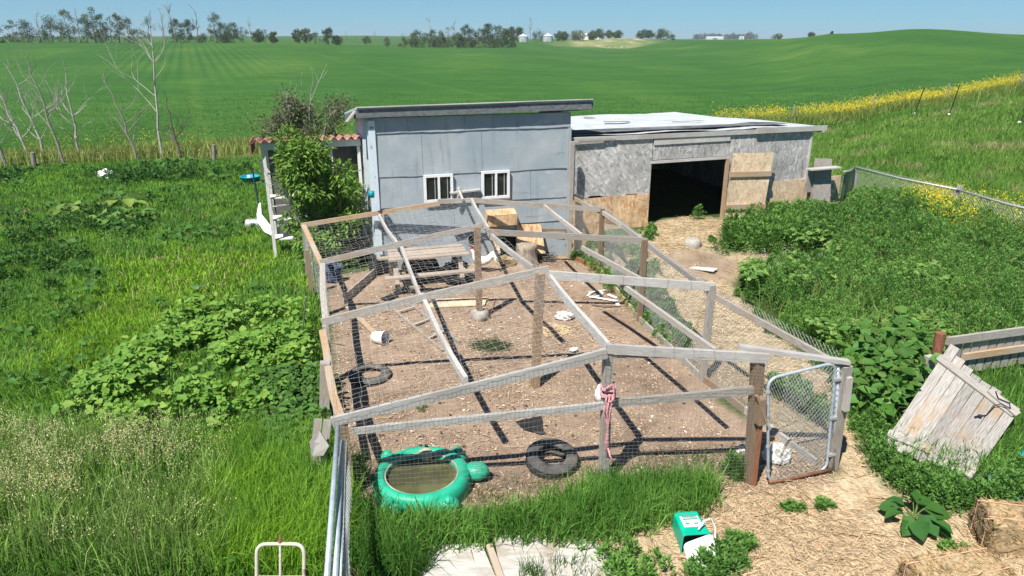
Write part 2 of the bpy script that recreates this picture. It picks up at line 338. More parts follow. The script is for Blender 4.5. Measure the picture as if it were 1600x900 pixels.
def join(parts):
    Vs, Qs, Ts, Cs = [], [], [], []; k = 0
    for V_, Q, T, C in parts:
        Vs.append(V_); Cs.append(C)
        if Q is not None: Qs.append(Q + k)
        if T is not None: Ts.append(T + k)
        k += len(V_)
    return np.concatenate(Vs), (np.concatenate(Qs) if Qs else None), (np.concatenate(Ts) if Ts else None), np.concatenate(Cs)
def bulk(name, parts, material, parent=None, loc=None, smooth=False):
    V_, Q, T, C = join(parts); return link(name, np_mesh(name, V_, Q, T, C), material, parent, loc, smooth)
def tint(n, base, var=0.25, hue=0.12):
    c = np.array(base)[None, :] * (1 + rng.uniform(-var, var, (n, 1))); c[:, 0] *= 1 + rng.uniform(-hue, hue * 2, n); c[:, 2] *= 1 + rng.uniform(-hue, hue, n); return np.clip(c, 0.003, 1)
# ================================================================== materials of the place
mat('wood_grey', (.25, .225, .195), (.50, .47, .43), (2.2, 38, 1), 3.0, 7, .85, 'UV', .25, c3=(.36, .27, .19), ns3=1.1, th3=(.56, .72), vary=.24, streak=(((.12, .10, .085), (2.5, 30, 1), .60, .78), ((.60, .57, .53), (1.5, 20, 1), .64, .8)))
mat('wood_pale', (.36, .345, .325), (.60, .585, .56), (2.0, 34, 1), 3.0, 7, .82, 'UV', .2, c3=(.40, .37, .34), ns3=1.3, vary=.24, streak=(((.12, .10, .085), (2.5, 30, 1), .60, .78), ((.60, .57, .53), (1.5, 20, 1), .64, .8)))
mat('wood_brown', (.17, .115, .07), (.36, .255, .17), (2.0, 34, 1), 3.0, 7, .85, 'UV', .25, c3=(.26, .21, .17), ns3=1.3, vary=.24, streak=(((.12, .10, .085), (2.5, 30, 1), .60, .78), ((.60, .57, .53), (1.5, 20, 1), .64, .8)))
mat('wood_tan', (.33, .215, .125), (.50, .36, .235), (2.0, 30, 1), 3.0, 7, .8, 'UV', .15, c3=(.42, .35, .28), ns3=1.2, vary=.16, streak=(((.12, .10, .085), (2.5, 30, 1), .60, .78), ((.60, .57, .53), (1.5, 20, 1), .64, .8)))
mat('wood_warm', (.20, .085, .045), (.34, .16, .09), (2.0, 30, 1), 3.0, 7, .75, 'UV', .2)
mat('wood_white', (.62, .60, .57), (.78, .77, .74), (3, 20, 1), 3, 6, .6, 'UV', .1, c3=(.45, .40, .34), ns3=4, th3=(.6, .75))
mat('plank_old', (.22, .205, .19), (.47, .44, .405), (1.6, 26, 1), 3.0, 7, .85, 'UV', .3, c3=(.36, .25, .155), ns3=1.7, th3=(.52, .68), vary=.24, streak=(((.12, .10, .085), (2.5, 30, 1), .60, .78), ((.60, .57, .53), (1.5, 20, 1), .64, .8)))
osb('osb_fresh', [(.50, .27, .13), (.60, .40, .23), (.70, .51, .32), (.62, .43, .26), (.42, .22, .10)], 1.7)
osb('osb_pale', [(.48, .34, .21), (.62, .48, .33), (.70, .56, .40), (.55, .41, .27)], 1.7)
osb('osb_grey', [(.26, .255, .255), (.36, .355, .355), (.47, .455, .44), (.39, .37, .35), (.62, .605, .58)], 1.7)
mat('tar_felt', (.315, .362, .392), (.40, .44, .465), (1, 1, 1), 2.2, 8, .9, 'Object', .25, c3=(.285, .345, .39), ns3=.9, th3=(.45, .7), bscale=14, streak=(((.22, .255, .28), (5, 5, .5), .56, .78), ((.18, .19, .195), (1.2, 1.2, 7), .62, .76), ((.50, .54, .56), (2.2, 2.2, 3.5), .60, .8), ((.10, .105, .11), (26, 26, 26), .70, .74)))
mat('blue_paint', (.56, .65, .71), (.68, .75, .80), (4, 4, 1), 3, 6, .7, 'Object', .15, c3=(.30, .29, .27), ns3=5, th3=(.62, .7))
mat('tar_dark', (.06, .065, .072), (.12, .125, .135), (1, 1, 1), 6, 7, .85, 'Object', .2, c3=(.19, .20, .21), ns3=1.5)
mat('roll_roofing', (.41, .44, .455), (.54, .57, .575), (1, 1, 1), 2.5, 8, .8, 'Object', .25, c3=(.33, .35, .36), ns3=.9, th3=(.6, .78), bscale=8)
mat('fascia', (.10, .11, .12), (.19, .20, .215), (.6, 10, 6), 3, 6, .8, 'Object', .15)
mat('white_vinyl', (.74, .75, .75), (.82, .82, .81), ns=6, rough=.45)
mat('painted_dark', (.012, .011, .010), (.022, .02, .018), ns=4)  # near-black colour that paints in the darkness of unlit interiors
mat('tile_red', (.28, .12, .10), (.42, .20, .17), (1, 1, 1), 5, 6, .8, 'Object', .15, c3=(.46, .33, .29), ns3=4, th3=(.6, .75))
mat('screen_grey', (.12, .12, .11), (.17, .17, .155), ns=8)
mat('galv', (.36, .37, .38), (.50, .51, .52), ns=20, rough=.5, metal=.35)
mat('galv_pipe', (.34, .41, .46), (.48, .55, .60), (1, 1, 1), 14, 6, .42, metal=.25, c3=(.28, .24, .2), ns3=6, th3=(.66, .74))
mat('wire_pale', (.50, .50, .48), (.62, .62, .60), ns=20, rough=.6)
mat('wire_dark', (.17, .165, .155), (.30, .29, .27), ns=10, rough=.6)
mat('rust', (.13, .06, .035), (.26, .13, .08), ns=14, rough=.8)
mat('concrete', (.33, .31, .28), (.47, .45, .41), ns=9, rough=.95, bump=.5, c3=(.26, .23, .19), ns3=5)
mat('pool_green', (.014, .34, .20), (.03, .43, .27), ns=5, rough=.42, c3=(.10, .28, .18), ns3=7, th3=(.55, .75))
mat('pool_tan', (.35, .33, .24), (.47, .44, .33), ns=7, rough=.6)
mat('pond_water', (.062, .064, .026), (.095, .092, .038), ns=3, rough=.07, spec=.5, c3=(.125, .125, .055), ns3=2.5)
mat('rubber', (.055, .055, .052), (.115, .112, .105), ns=9, rough=.8, bump=.2, c3=(.19, .17, .14), ns3=4, th3=(.55, .75))
mat('white_plastic', (.74, .74, .73), (.84, .84, .83), ns=7, rough=.4)
mat('dirty_white', (.52, .50, .47), (.74, .73, .70), ns=6, rough=.75, bump=.3)
mat('bucket_green', (.0, .40, .255), (.012, .47, .31), ns=5, rough=.35)
mat('label_white', (.56, .72, .66), (.66, .80, .74), ns=9, rough=.5)
mat('print_grey', (.09, .21, .17), (.16, .30, .25), ns=30, rough=.6)
mat('rope_pink', (.58, .20, .24), (.76, .42, .44), (1, 1, 1), 60, 3, .8)
mat('turquoise', (.0, .24, .33), (.012, .32, .41), ns=5, rough=.4)
mat('blue_tarp', (.02, .17, .44), (.04, .30, .62), ns=12, rough=.45)
mat('navy', (.015, .03, .07), (.03, .05, .10), ns=6, rough=.6)
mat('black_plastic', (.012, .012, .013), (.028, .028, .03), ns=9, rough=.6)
mat('cream_metal', (.46, .42, .33), (.60, .56, .46), ns=9, rough=.5, c3=(.24, .11, .06), ns3=11, th3=(.62, .7))
mat('sheet_metal', (.50, .53, .55), (.64, .67, .69), ns=3, rough=.45, metal=.4)
mat('bin_roof', (.62, .66, .68), (.74, .77, .79), ns=3, rough=.45, metal=.2)
mat('bark_white', (.30, .28, .25), (.52, .49, .45), (6, 6, 1.2), 5, 6, .9, 'Object', .2, c3=(.12, .10, .085), ns3=2.6, th3=(.56, .64))
mat('bark_grey', (.17, .15, .125), (.33, .30, .26), (6, 6, 1.2), 5, 6, .9, 'Object', .2)
mat('bark_dark', (.08, .07, .055), (.16, .14, .12), (6, 6, 1.2), 5, 6, .9, 'Object', .2)
mat('feather_white', (.66, .64, .60), (.82, .81, .78), (1, 1, 1), 30, 5, .8, bump=.3)
mat('feather_dark', (.05, .03, .02), (.13, .08, .05), ns=25, rough=.7)
mat('comb_red', (.42, .015, .02), (.55, .03, .03), ns=20, rough=.5)
mat('beak_yellow', (.5, .33, .08), (.6, .4, .1), ns=9, rough=.5)
mat('stump_wood', (.20, .155, .115), (.42, .36, .29), (5, 5, 1.2), 5, 7, .9, 'Object', .5)
mat('hay', (.24, .17, .085), (.55, .42, .25), (7, 7, 22), 4, 8, .95, 'Object', .8, c3=(.10, .065, .03), ns3=5, th3=(.5, .68))
mat('twine', (.55, .33, .22), (.65, .42, .3), ns=9, rough=.8)
mat('wood_bleached', (.29, .235, .19), (.47, .40, .335), (2.0, 30, 1), 3.0, 7, .85, 'UV', .2, c3=(.30, .25, .21), ns3=1.4, vary=.15, streak=(((.13, .10, .08), (2.5, 30, 1), .6, .78),))
mat('hay_pale', (.50, .38, .22), (.66, .52, .33), ns=12, rough=.8)
mat('navy_sack', (.03, .05, .10), (.07, .10, .17), ns=6, rough=.6)
mat('sheet_board', (.40, .375, .34), (.60, .57, .53), (1, 6, 1), 4.0, 8, .9, 'Object', .15, c3=(.33, .28, .22), ns3=2.2, th3=(.52, .7))
mat('red_post', (.17, .065, .04), (.30, .13, .075), (6, 6, 1.5), 5, 6, .8, 'Object', .2)
leafmat('leaf'); leafmat('grass_blade', .4, .6, .2); leafmat('straw_bits', .1, .75, .25); leafmat('petal', .25, .7, .1); leafmat('tree_leaf', .22, .7, .12)

# ================================================================== the ground: one sheet
YAW = R(16.5); UX = Vector((math.cos(YAW), math.sin(YAW), 0)); UY = Vector((-math.sin(YAW), math.cos(YAW), 0))
S0 = Vector((1.40, 17.2, 0)); B0 = Vector((3.55, 17.95, 0)); BS = .889
def SW(s, t, z): return S0 - UX * s + UY * t + Vector((0, 0, z))           # shed: s to the left along its front, t towards the back
def BW(s, t, z): return B0 + UX * (s * BS) + UY * (t * BS) + Vector((0, 0, .577 + BS * z))           # barn: s to the right of the doorway
L1 = G(474, 352, 1.25); L2 = G(503, 410, 1.1); L3 = G(508, 503, 1.05); L4 = V(523, 656, 7.17)
A1 = G(733, 312, 1.68); A2 = G(755, 353, 1.86); A3 = G(849, 424, 1.86); A4 = V(948, 546, 7.38)
R1 = G(941, 328, 1.5); R2 = G(1007, 377, 1.62); R3 = G(1112, 448, 1.62); R4 = V(1196, 559, 7.52)
GP = V(1322, 567, 7.66)                                                    # top of the post at the right of the gate
pen = [(L4.x - .05, L4.y - .25), (0.3, 6.95), (1.5, 7.0), (2.3, 7.1), (R4.x - .1, 7.15), (GP.x, 7.35), (GP.x - .05, 7.9), (3.2, 9.2), (R3.x + .1, R3.y), (R2.x + .1, R2.y), (R1.x, R1.y), (1.6, 17.3), (-3.4, 16.0), (L1.x + .3, L1.y), (L2.x + .1, L2.y), (L3.x + .05, L3.y)]
straw_a = pxpoly([(770, 905), (835, 868), (905, 836), (985, 800), (1090, 772), (1140, 752), (1195, 762), (1300, 742), (1316, 655), (1338, 650), (1345, 695), (1380, 765), (1470, 800), (1530, 790), (1600, 770), (1900, 800), (2100, 1200), (800, 1200)])
path_a = pxpoly([(900, 402), (985, 372), (1018, 352), (1065, 338), (1134, 342), (1132, 372), (1120, 392), (1180, 398), (1262, 402), (1262, 415), (1170, 415), (1140, 440), (1152, 462), (1190, 502), (1245, 548), (1322, 590), (1322, 640), (1300, 740), (1190, 750), (1180, 640), (1110, 600), (1010, 512), (940, 438)])
bare = [pxpoly([(1050, 392), (1130, 392), (1156, 412), (1136, 445), (1092, 436), (1058, 412)]), pxpoly([(-60, 470), (0, 452), (60, 448), (40, 462), (0, 480)]), pxpoly([(-20, 292), (0, 284), (60, 278), (110, 276), (60, 290), (0, 300)])]
fl_a, fl_b = far(55, 31.7), far(1240, 46.)
def fence_line(X):                                                          # forward distance of the boundary fence along the field
    return np.interp(X, [-400, -60, -21, -14, 17.3, 35.4, 52, 400], [-40, 19, 31.4, 34.6, 45.5, 51.5, 58, 200])
grid_x = np.concatenate([-np.geomspace(15, 2400, 110)[::-1], np.arange(-14.9, 16.5, .11), np.geomspace(16.5, 2400, 110)])
grid_y = np.concatenate([[-60, -30, -15, -8, -4, -2, 0, 1.5], np.arange(2.5, 25.4, .11), np.geomspace(25.5, 3000, 190)])
gx, gy = np.meshgrid(grid_x, grid_y); X_, Y_ = gx.ravel(), gy.ravel()
Zg = ground_z(X_, Y_) + (fbm(X_ * .7, Y_ * .7, 3) - .5) * .06 * sstep(40, 5, np.hypot(X_, Y_ - 10))
wob = (fbm(X_ * 2.2, Y_ * 2.2, 21) - .5) * .5
m_dirt = sstep(-.12, .12, poly_sd(X_, Y_, pen) + wob * .5)
m_straw = np.maximum(sstep(-.2, .15, poly_sd(X_, Y_, straw_a) + wob), sstep(-.2, .2, poly_sd(X_, Y_, path_a) + wob) * .85)
for b_ in bare: m_dirt = np.maximum(m_dirt, sstep(-.2, .2, poly_sd(X_, Y_, b_) + wob) * .8)
fy = fence_line(X_); m_crop = sstep(.3, 1.6, Y_ - fy - (fbm(X_ * .3, Y_ * .3, 5) - .5) * 1.5)
strip = np.exp(-((Y_ - fy + .2) / 1.7) ** 2)
pxs = 800 + FPX * X_ / (np.clip(Y_, 1, 9999) * CP + 1.7)
mound = sstep(330, 365, Y_) * sstep(520, 440, Y_) * sstep(845, 905, pxs) * sstep(1050, 1000, pxs)
past = sstep(8, 12, X_) * sstep(17, 22, Y_) * (1 - m_crop)
Zg = Zg + .02 * m_straw * (fbm(X_ * 3, Y_ * 3, 9) - .3)
def zone_mesh():
    ny, nx = gx.shape; i = np.arange(ny - 1)[:, None] * nx + np.arange(nx - 1)[None, :]; i = i.ravel()
    me = np_mesh('ground', np.stack([X_, Y_, Zg], 1), quads=np.stack([i, i + 1, i + 1 + nx, i + nx], 1))
    for nm, ch in (('Zone', (m_dirt, m_straw, m_crop)), ('Zoneb', (np.clip(past, 0, 1), np.clip(strip * (1 - m_straw), 0, 1), mound))):
        a = me.color_attributes.new(nm, 'FLOAT_COLOR', 'POINT'); c = np.ones((len(X_), 4), np.float32)
        for k in range(3): c[:, k] = ch[k]
        a.data.foreach_set('color', c.ravel())
    a = me.color_attributes.new('Rows', 'FLOAT_COLOR', 'POINT'); c = np.ones((len(X_), 4), np.float32); c[:, 0] = sstep(60, 120, Y_) * np.clip(sstep(150, 215, pxs) * sstep(470, 330, pxs) + .25 * sstep(620, 400, pxs), 0, 1); a.data.foreach_set('color', c.ravel())
    return me
def ground_material():
    m = bpy.data.materials.new('ground_soil_and_crop'); m.use_nodes = True; n = m.node_tree.nodes; l = m.node_tree.links; b = n['Principled BSDF']
    b.inputs['Roughness'].default_value = .95; b.inputs['Specular IOR Level'].default_value = .08
    tc = n.new('ShaderNodeTexCoord')
    def noise(scale, detail=6, sx=(1, 1, 1), rot=0, rough=.6):
        mp = n.new('ShaderNodeMapping'); mp.inputs['Scale'].default_value = sx; mp.inputs['Rotation'].default_value = (0, 0, rot); l.new(tc.outputs['Object'], mp.inputs[0])
        t = n.new('ShaderNodeTexNoise'); t.inputs['Scale'].default_value = scale; t.inputs['Detail'].default_value = detail; t.inputs['Roughness'].default_value = rough; l.new(mp.outputs[0], t.inputs['Vector']); return t.outputs['Fac']
    def ramp(f, *st):
        r = n.new('ShaderNodeValToRGB'); e = r.color_ramp.elements; e[0].position, e[1].position = st[0][0], st[-1][0]; e[0].color, e[1].color = (*st[0][1], 1), (*st[-1][1], 1)
        for p, c in st[1:-1]: q = e.new(p); q.color = (*c, 1)
        l.new(f, r.inputs[0]); return r.outputs[0]
    def mix(f, a, c, mode='MIX', k=None):
        x = n.new('ShaderNodeMix'); x.data_type = 'RGBA'; x.blend_type = mode
        if k is None: l.new(f, x.inputs[0])
        else: x.inputs[0].default_value = k
        l.new(a, x.inputs[6]); l.new(c, x.inputs[7]); return x.outputs[2]
    def attr(nm):
        a = n.new('ShaderNodeAttribute'); a.attribute_name = nm; s = n.new('ShaderNodeSeparateColor'); l.new(a.outputs['Color'], s.inputs[0]); return s.outputs
    za, zb = attr('Zone'), attr('Zoneb')
    grass = ramp(noise(3.5, 7), (.3, (.028, .05, .012)), (.5, (.045, .08, .02)), (.72, (.07, .095, .03)))
    pasture = mix(None, ramp(noise(1.1, 8, rough=.7), (.3, (.10, .20, .032)), (.55, (.15, .25, .05)), (.74, (.22, .27, .085)), (.88, (.38, .33, .18))),
                  ramp(noise(16, 4), (.3, (.6, .6, .6)), (.7, (1.25, 1.25, 1.25))), 'MULTIPLY', 1)
    big = ramp(noise(.045, 5, (1, .45, 1), .3), (.3, (.034, .104, .022)), (.5, (.043, .120, .024)), (.62, (.060, .140, .028)), (.75, (.095, .168, .040)))
    fine = ramp(noise(2.2, 9, rough=.75), (.25, (.78, .80, .78)), (.5, (1, 1, 1)), (.75, (1.18, 1.17, 1.14)))
    crop = mix(None, big, fine, 'MULTIPLY', 1)
    crop = mix(None, crop, ramp(noise(.55, 6, (.6, 1.3, 1), .2, .7), (.3, (.80, .84, .80)), (.5, (1, 1, 1)), (.72, (1.24, 1.18, 1.12))), 'MULTIPLY', 1)
    crop = mix(None, crop, ramp(noise(.11, 6, (.5, 2.2, 1), .1, .65), (.32, (.84, .88, .86)), (.5, (1, 1, 1)), (.7, (1.2, 1.14, 1.05))), 'MULTIPLY', 1)
    # drill rows run away from the camera, along the buildings' depth
    mp = n.new('ShaderNodeMapping'); mp.inputs['Rotation'].default_value = (0, 0, R(-23.5)); l.new(tc.outputs['Object'], mp.inputs[0])
    wv = n.new('ShaderNodeTexWave'); wv.wave_type = 'BANDS'; wv.bands_direction = 'X'; wv.inputs['Scale'].default_value = .2; wv.inputs['Distortion'].default_value = .25; wv.inputs['Detail'].default_value = 2; l.new(mp.outputs[0], wv.inputs['Vector'])
    rowc = ramp(wv.outputs['Fac'], (.1, (.86, .87, .89)), (.45, (1.0, 1.0, 1.0)), (.9, (1.13, 1.09, 1.07)))
    rowm = attr('Rows')[0]
    w2 = n.new('ShaderNodeTexWave'); w2.wave_type = 'BANDS'; w2.bands_direction = 'X'; w2.inputs['Scale'].default_value = .0125; w2.inputs['Distortion'].default_value = .3; l.new(mp.outputs[0], w2.inputs['Vector'])
    crop = mix(None, crop, ramp(w2.outputs['Fac'], (.0, (1.30, 1.12, 1.1)), (.0025, (1.2, 1.08, 1.05)), (.006, (1, 1, 1))), 'MULTIPLY', 1)
    crop = mix(rowm, crop, mix(None, crop, rowc, 'MULTIPLY', 1))
    dirt = ramp(noise(2.4, 9, rough=.7), (.28, (.20, .142, .103)), (.5, (.29, .213, .158)), (.7, (.37, .285, .215)))
    chips = ramp(noise(45, 3, (1, .5, 1), .6, .5), (.56, (0, 0, 0)), (.68, (1, 1, 1)))
    dirt = mix(None, dirt, ramp(noise(.75, 6, rough=.65), (.32, (.62, .60, .60)), (.5, (1, 1, 1)), (.7, (1.15, 1.14, 1.12))), 'MULTIPLY', 1)
    dirt = mix(chips, dirt, ramp(noise(11, 3), (.3, (.27, .18, .11)), (.7, (.46, .35, .23))))
    st = mix(None, ramp(noise(1.7, 8, rough=.7), (.3, (.28, .20, .125)), (.47, (.47, .37, .24)), (.68, (.62, .52, .37))),
             ramp(noise(26, 5, (1, .25, 1), .9, .7), (.3, (.64, .61, .57)), (.55, (1, 1, 1)), (.75, (1.2, 1.2, 1.2))), 'MULTIPLY', 1)
    o = mix(zb[0], grass, pasture); o = mix(za[2], o, crop)
    o = mix(zb[1], o, ramp(noise(1.4, 7, rough=.7), (.3, (.10, .135, .035)), (.7, (.24, .23, .085))))
    o = mix(zb[2], o, ramp(noise(.13, 6, (1, .3, 1)), (.35, (.10, .17, .05)), (.55, (.22, .24, .10)), (.7, (.42, .34, .22))))
    o = mix(za[1], o, st); o = mix(za[0], o, dirt); l.new(o, b.inputs['Base Color'])
    bp = n.new('ShaderNodeBump'); bp.inputs['Strength'].default_value = .55; bp.inputs['Distance'].default_value = .06; l.new(noise(9, 8, rough=.7), bp.inputs['Height']); l.new(bp.outputs[0], b.inputs['Normal'])
    return m
tag(link('ground', zone_mesh(), ground_material(), smooth=True), 'earth of the farmyard and the green crop field rising to the horizon', 'ground', kind='structure')

# ================================================================== the grey felted coop
shed = thing('chicken_coop', 'tall grey-blue felted coop with two small white windows and a flat sloping roof', 'coop', S0)
WD, DP, HF, HB = 4.78, 3.6, 3.56, 3.2
def felt_wall():
    m = MB(); hs = [-.1, .93, 1.52, 2.23, 3.21, 3.52]
    for k in range(5):
        cuts = [[0, 2.3, WD], [0, 2.9, WD], [0, 1.0, WD], [0, 2.2, 3.6, WD], [0, 1.3, 2.6, 3.9, WD]][k]
        for a, b in zip(cuts[:-1], cuts[1:]):
            n = 8; lo = hs[k]; hi = hs[k + 1]; vs = []; pr = .010 + .006 * RND.random()
            for i in range(n + 1):
                s = a + .003 + (b - a - .006) * i / n
                # windows are cut out of band three by stopping it at their frames: the frame covers the felt behind it
                dz = .007 * math.sin(3.1 * s + k * 2) + RND.uniform(-.006, .006); tdz = (.007 * math.sin(3.1 * s + (k + 1) * 2)) if k < 4 else 0
                vs += [SW(s, -.020 - pr * .7 - RND.uniform(0, .007) * (k > 0), lo + dz), SW(s, -.012, hi + tdz + .03), SW(s, -.0, lo + dz)]
            fs = []
            for i in range(n): fs += [(3 * i, 3 * i + 1, 3 * i + 4, 3 * i + 3), (3 * i + 2, 3 * i, 3 * i + 3, 3 * i + 5)]
            m.add(vs, fs)
    return m
felt_wall().build('wall', 'tar_felt', shed)
m = MB()
for (a, b, c, d) in ((SW(0, 0, -.1), SW(0, DP, -.1), SW(0, DP, HB), SW(0, 0, HF)), (SW(0, DP, -.1), SW(WD, DP, -.1), SW(WD, DP, HB), SW(0, DP, HB)), (SW(WD, DP, -.1), SW(WD, .0, -.1), SW(WD, .0, HF), SW(WD, DP, HB))): m.sheet((a, b, c, d), .04)
m.build('wall', 'blue_paint', shed)
m = MB(); m.beam(SW(WD - .07, -.045, 0), SW(WD - .07, -.045, 3.5), .15, .022, up=UY).beam(SW(WD + .014, .06, 0), SW(WD + .014, .06, 3.5), .14, .022, up=UX); m.build('corner_board', 'blue_paint', shed)
m = MB(); m.beam(SW(.03, -.045, .3), SW(.03, -.045, 3.2), .08, .02, up=UY); m.build('corner_board', 'tar_felt', shed)
m = MB(); m.sheet((SW(WD + .25, -.15, 3.80), SW(-.5, -.15, 3.84), SW(-.5, DP + .25, 3.36), SW(WD + .25, DP + .25, 3.32)), .05); roof = m.build('roof', 'roll_roofing', shed)
m = MB()
for a, b in ((WD + .22, 2.9), (2.895, 1.1), (1.095, -.46)): m.beam(SW(a, -.17, 3.665 + (WD - a) * .008), SW(b, -.17, 3.665 + (WD - b) * .008), .025, .17)
m.beam(SW(-.49, -.16, 3.70), SW(-.49, DP + .2, 3.24), .025, .17).beam(SW(WD + .24, -.14, 3.66), SW(WD + .24, DP + .2, 3.2), .025, .17); m.build('fascia', 'fascia', roof)
m = MB(); m.beam(SW(WD + .24, -.19, 3.80), SW(1.4, -.19, 3.835), .08, .018).beam(SW(1.395, -.19, 3.838), SW(-.48, -.19, 3.852), .07, .016); m.build('drip_board', 'wood_pale', roof)
m = MB(); m.sheet((SW(WD + .23, -.14, 3.75), SW(WD + .23, .5, 3.70), SW(WD + .46, .45, 3.44), SW(WD + .46, -.12, 3.50)), .03); m.build('roof_flap', 'wood_grey', roof)
def shed_window(sc_, z0, z1):
    f = MB(); a, b = sc_ + .315, sc_ - .315; y = -.075
    for p, q in (((a, z0), (b, z0)), ((a, z1), (b, z1))): f.beam(SW(p[0] + .03, y, p[1]), SW(q[0] - .03, y, q[1]), .05, .06)
    for s in (a, b): f.beam(SW(s, y, z0 + .03), SW(s, y, z1 - .03), .06, .05, up=UY)
    f.beam(SW(sc_ - .01, y - .002, z0 + .03), SW(sc_ - .01, y - .002, z1 - .03), .05, .046, up=UY)
    fo = f.build('window', 'white_vinyl', shed)
    g = MB(); g.sheet((SW(a - .02, -.060, z0 + .02), SW(b + .02, -.060, z0 + .02), SW(b + .02, -.060, z1 - .02), SW(a - .02, -.060, z1 - .02)), .006); g.build('pane', 'window_glass', fo)
    for s in (a - .235, b + .10):
        sa = MB(); sa.beam(SW(s, -.068, z0 + .03), SW(s, -.068, z1 - .03), .018, .012, up=UY); sa.build('sash', 'galv', fo)
    d = MB(); d.beam(SW(a + .02, -.06, z0 - .05), SW(b - .02, -.06, z0 - .05), .07, .03); d.build('sill', 'wood_grey', fo)
mg = bpy.data.materials.new('window_glass'); mg.use_nodes = True; pb = mg.node_tree.nodes['Principled BSDF']; pb.inputs['Base Color'].default_value = (.02, .026, .022, 1); pb.inputs['Roughness'].default_value = .06; MATS['window_glass'] = mg
shed_window(3.264, 1.63, 2.215); shed_window(1.889, 1.63, 2.235)
m = MB(); m.ring(SW(2.43, -.05, .62), .15, [(0, 0), (.025, 0), (.025, .02), (0, .02)], 20, axis=UY); po = m.build('pop_hole', 'wood_grey', shed)
m = MB(); m.ring(SW(2.43, -.035, .62), 0, [(.15, 0), (.15, .01), (0.001, .01)], 20, axis=UY, closed=False); m.build('dark_disc', 'painted_dark', po)  # solid near-black disc, the hole's inner shade is painted on
m = MB(); m.box(SW(1.62, -.048, .46), (.46, .02, .62), YAW); m.build('hatch_dark_panel', 'painted_dark', shed)  # flat near-black panel painted to stand for the unlit hatch interior
m = MB(); m.sheet((SW(2.15, -.34, .98), SW(1.43, -.34, .98), SW(1.43, -.34, 1.24), SW(2.15, -.34, 1.24)), .015).sheet((SW(2.15, -.34, 1.25), SW(1.43, -.34, 1.25), SW(1.43, -.05, 1.33), SW(2.15, -.05, 1.33)), .015).sheet((SW(2.15, -.05, .98), SW(2.15, -.325, .98), SW(2.15, -.325, 1.235), SW(2.15, -.05, 1.31)), .015).sheet((SW(1.43, -.325, .98), SW(1.43, -.05, .98), SW(1.43, -.05, 1.31), SW(1.43, -.325, 1.235)), .015); m.build('nest_box', 'osb_fresh', shed)
m = MB(); m.beam(SW(3.0, -.10, 1.80), SW(2.28, -.10, 1.84), .14, .035).beam(SW(2.86, -.13, 1.55), SW(2.78, -.16, 1.92), .05, .04).beam(SW(2.4, -.07, 1.55), SW(2.4, -.07, 1.8), .05, .04); m.build('perch_shelf', 'wood_pale', shed)
m = MB(); m.beam(SW(.98, -.06, .76), SW(.06, -.12, .69), .05, .06); m.build('wall_batten', 'wood_brown', shed)
m = MB()
for q in range(5): m.sweep([SW(WD - .05 + RND.uniform(-.03, .03), -.08, 1.1), SW(WD - .2 - q * .05, -.12, 1.25 - q * .1), SW(WD - .45 - q * .04, -.1, 1.0 - q * .08), SW(WD - .55 - q * .1, -.1, .6)], .006, 4)
m.build('cable', 'black_plastic', shed)

# ================================================================== the low barn of pressed board
barn = thing('barn', 'low barn of weathered grey pressed board with a wide dark doorway and pale flat roof', 'barn', B0)
BL, BR, BD = -2.50, 5.3, 8.7
def ragged(s0, s1, ztop0, ztop1, zb, seed, t=-.01, th=.018, bites=()):
    r = random.Random(seed); n = int((s1 - s0) / .09); vs = [BW(s0, t, ztop0), ]; lower = []
    for i in range(n + 1):
        s = s0 + (s1 - s0) * i / n; z = zb + r.uniform(-.012, .012)
        for c, wd, hh in bites: z += hh * max(0, 1 - ((s - c) / wd) ** 2)
        lower.append(BW(s, t, z))
    return lower + [BW(s1, t, ztop1), BW(s0, t, ztop0)]
m = MB(); m.sheet(ragged(BL, -.004, 2.55, 2.55, .95, 3, bites=((-2.28, .17, .15), (-1.72, .28, .055), (-.55, .25, .04), (-2.0, .05, .04))), .02); m.build('front_board', 'osb_grey', barn)
m = MB(); m.sheet(ragged(2.5, BR, 2.55, 2.55, 1.03, 4, bites=((4.7, .2, .06),)), .02); m.build('front_board', 'osb_grey', barn)
m = MB(); m.sheet((BW(.02, -.012, 1.93), BW(2.48, -.012, 1.95), BW(2.48, -.012, 2.40), BW(.02, -.012, 2.36)), .02); m.build('door_header', 'osb_grey', barn)
m = MB(); m.beam(BW(-.03, -.035, 1.87), BW(2.50, -.035, 1.90), .03, .07).beam(BW(.02, -.03, 2.44), BW(2.48, -.03, 2.47), .025, .15); m.build('header_trim', 'wood_pale', barn)
m = MB(); m.sheet((BW(-2.46, -.045, -.6), BW(-.02, -.045, -.3), BW(-.02, -.045, .97), BW(-2.46, -.045, .93)), .02); m.build('lower_board', 'osb_fresh', barn)
m = MB(); m.sheet((BW(2.5, -.045, -.1), BW(5.34, -.045, -.1), BW(5.34, -.045, 1.13), BW(2.5, -.045, 1.0)), .02); m.build('lower_board', 'osb_pale', barn)
m = MB(); m.sheet((BW(5.35, -.06, -.1), BW(6.62, -.06, -.1), BW(6.6, -.06, 1.16), BW(5.35, -.06, 1.14)), .02); wb = m.build('lower_board', 'osb_pale', barn)
m = MB(); z = .78                                                          # stamped marks on the board
for (a0, b0, a1, b1) in ((5.98, .70, 5.98, .90), (5.94, .84, 6.05, .85), (6.05, .71, 6.05, .84), (6.17, .76, 6.21, .88), (6.20, .79, 6.38, .80), (6.22, .86, 6.36, .87), (6.24, .74, 6.25, .9), (6.30, .74, 6.30, .9), (6.36, .74, 6.36, .89), (6.2, .73, 6.38, .735)):
    m.beam(BW(a0, -.063, b0), BW(a1, -.063, b1), .018, .004, up=UY)
    if a0 == 6.05 or b0 == .73: m.build('stamp_mark', 'print_grey', wb); m = MB()
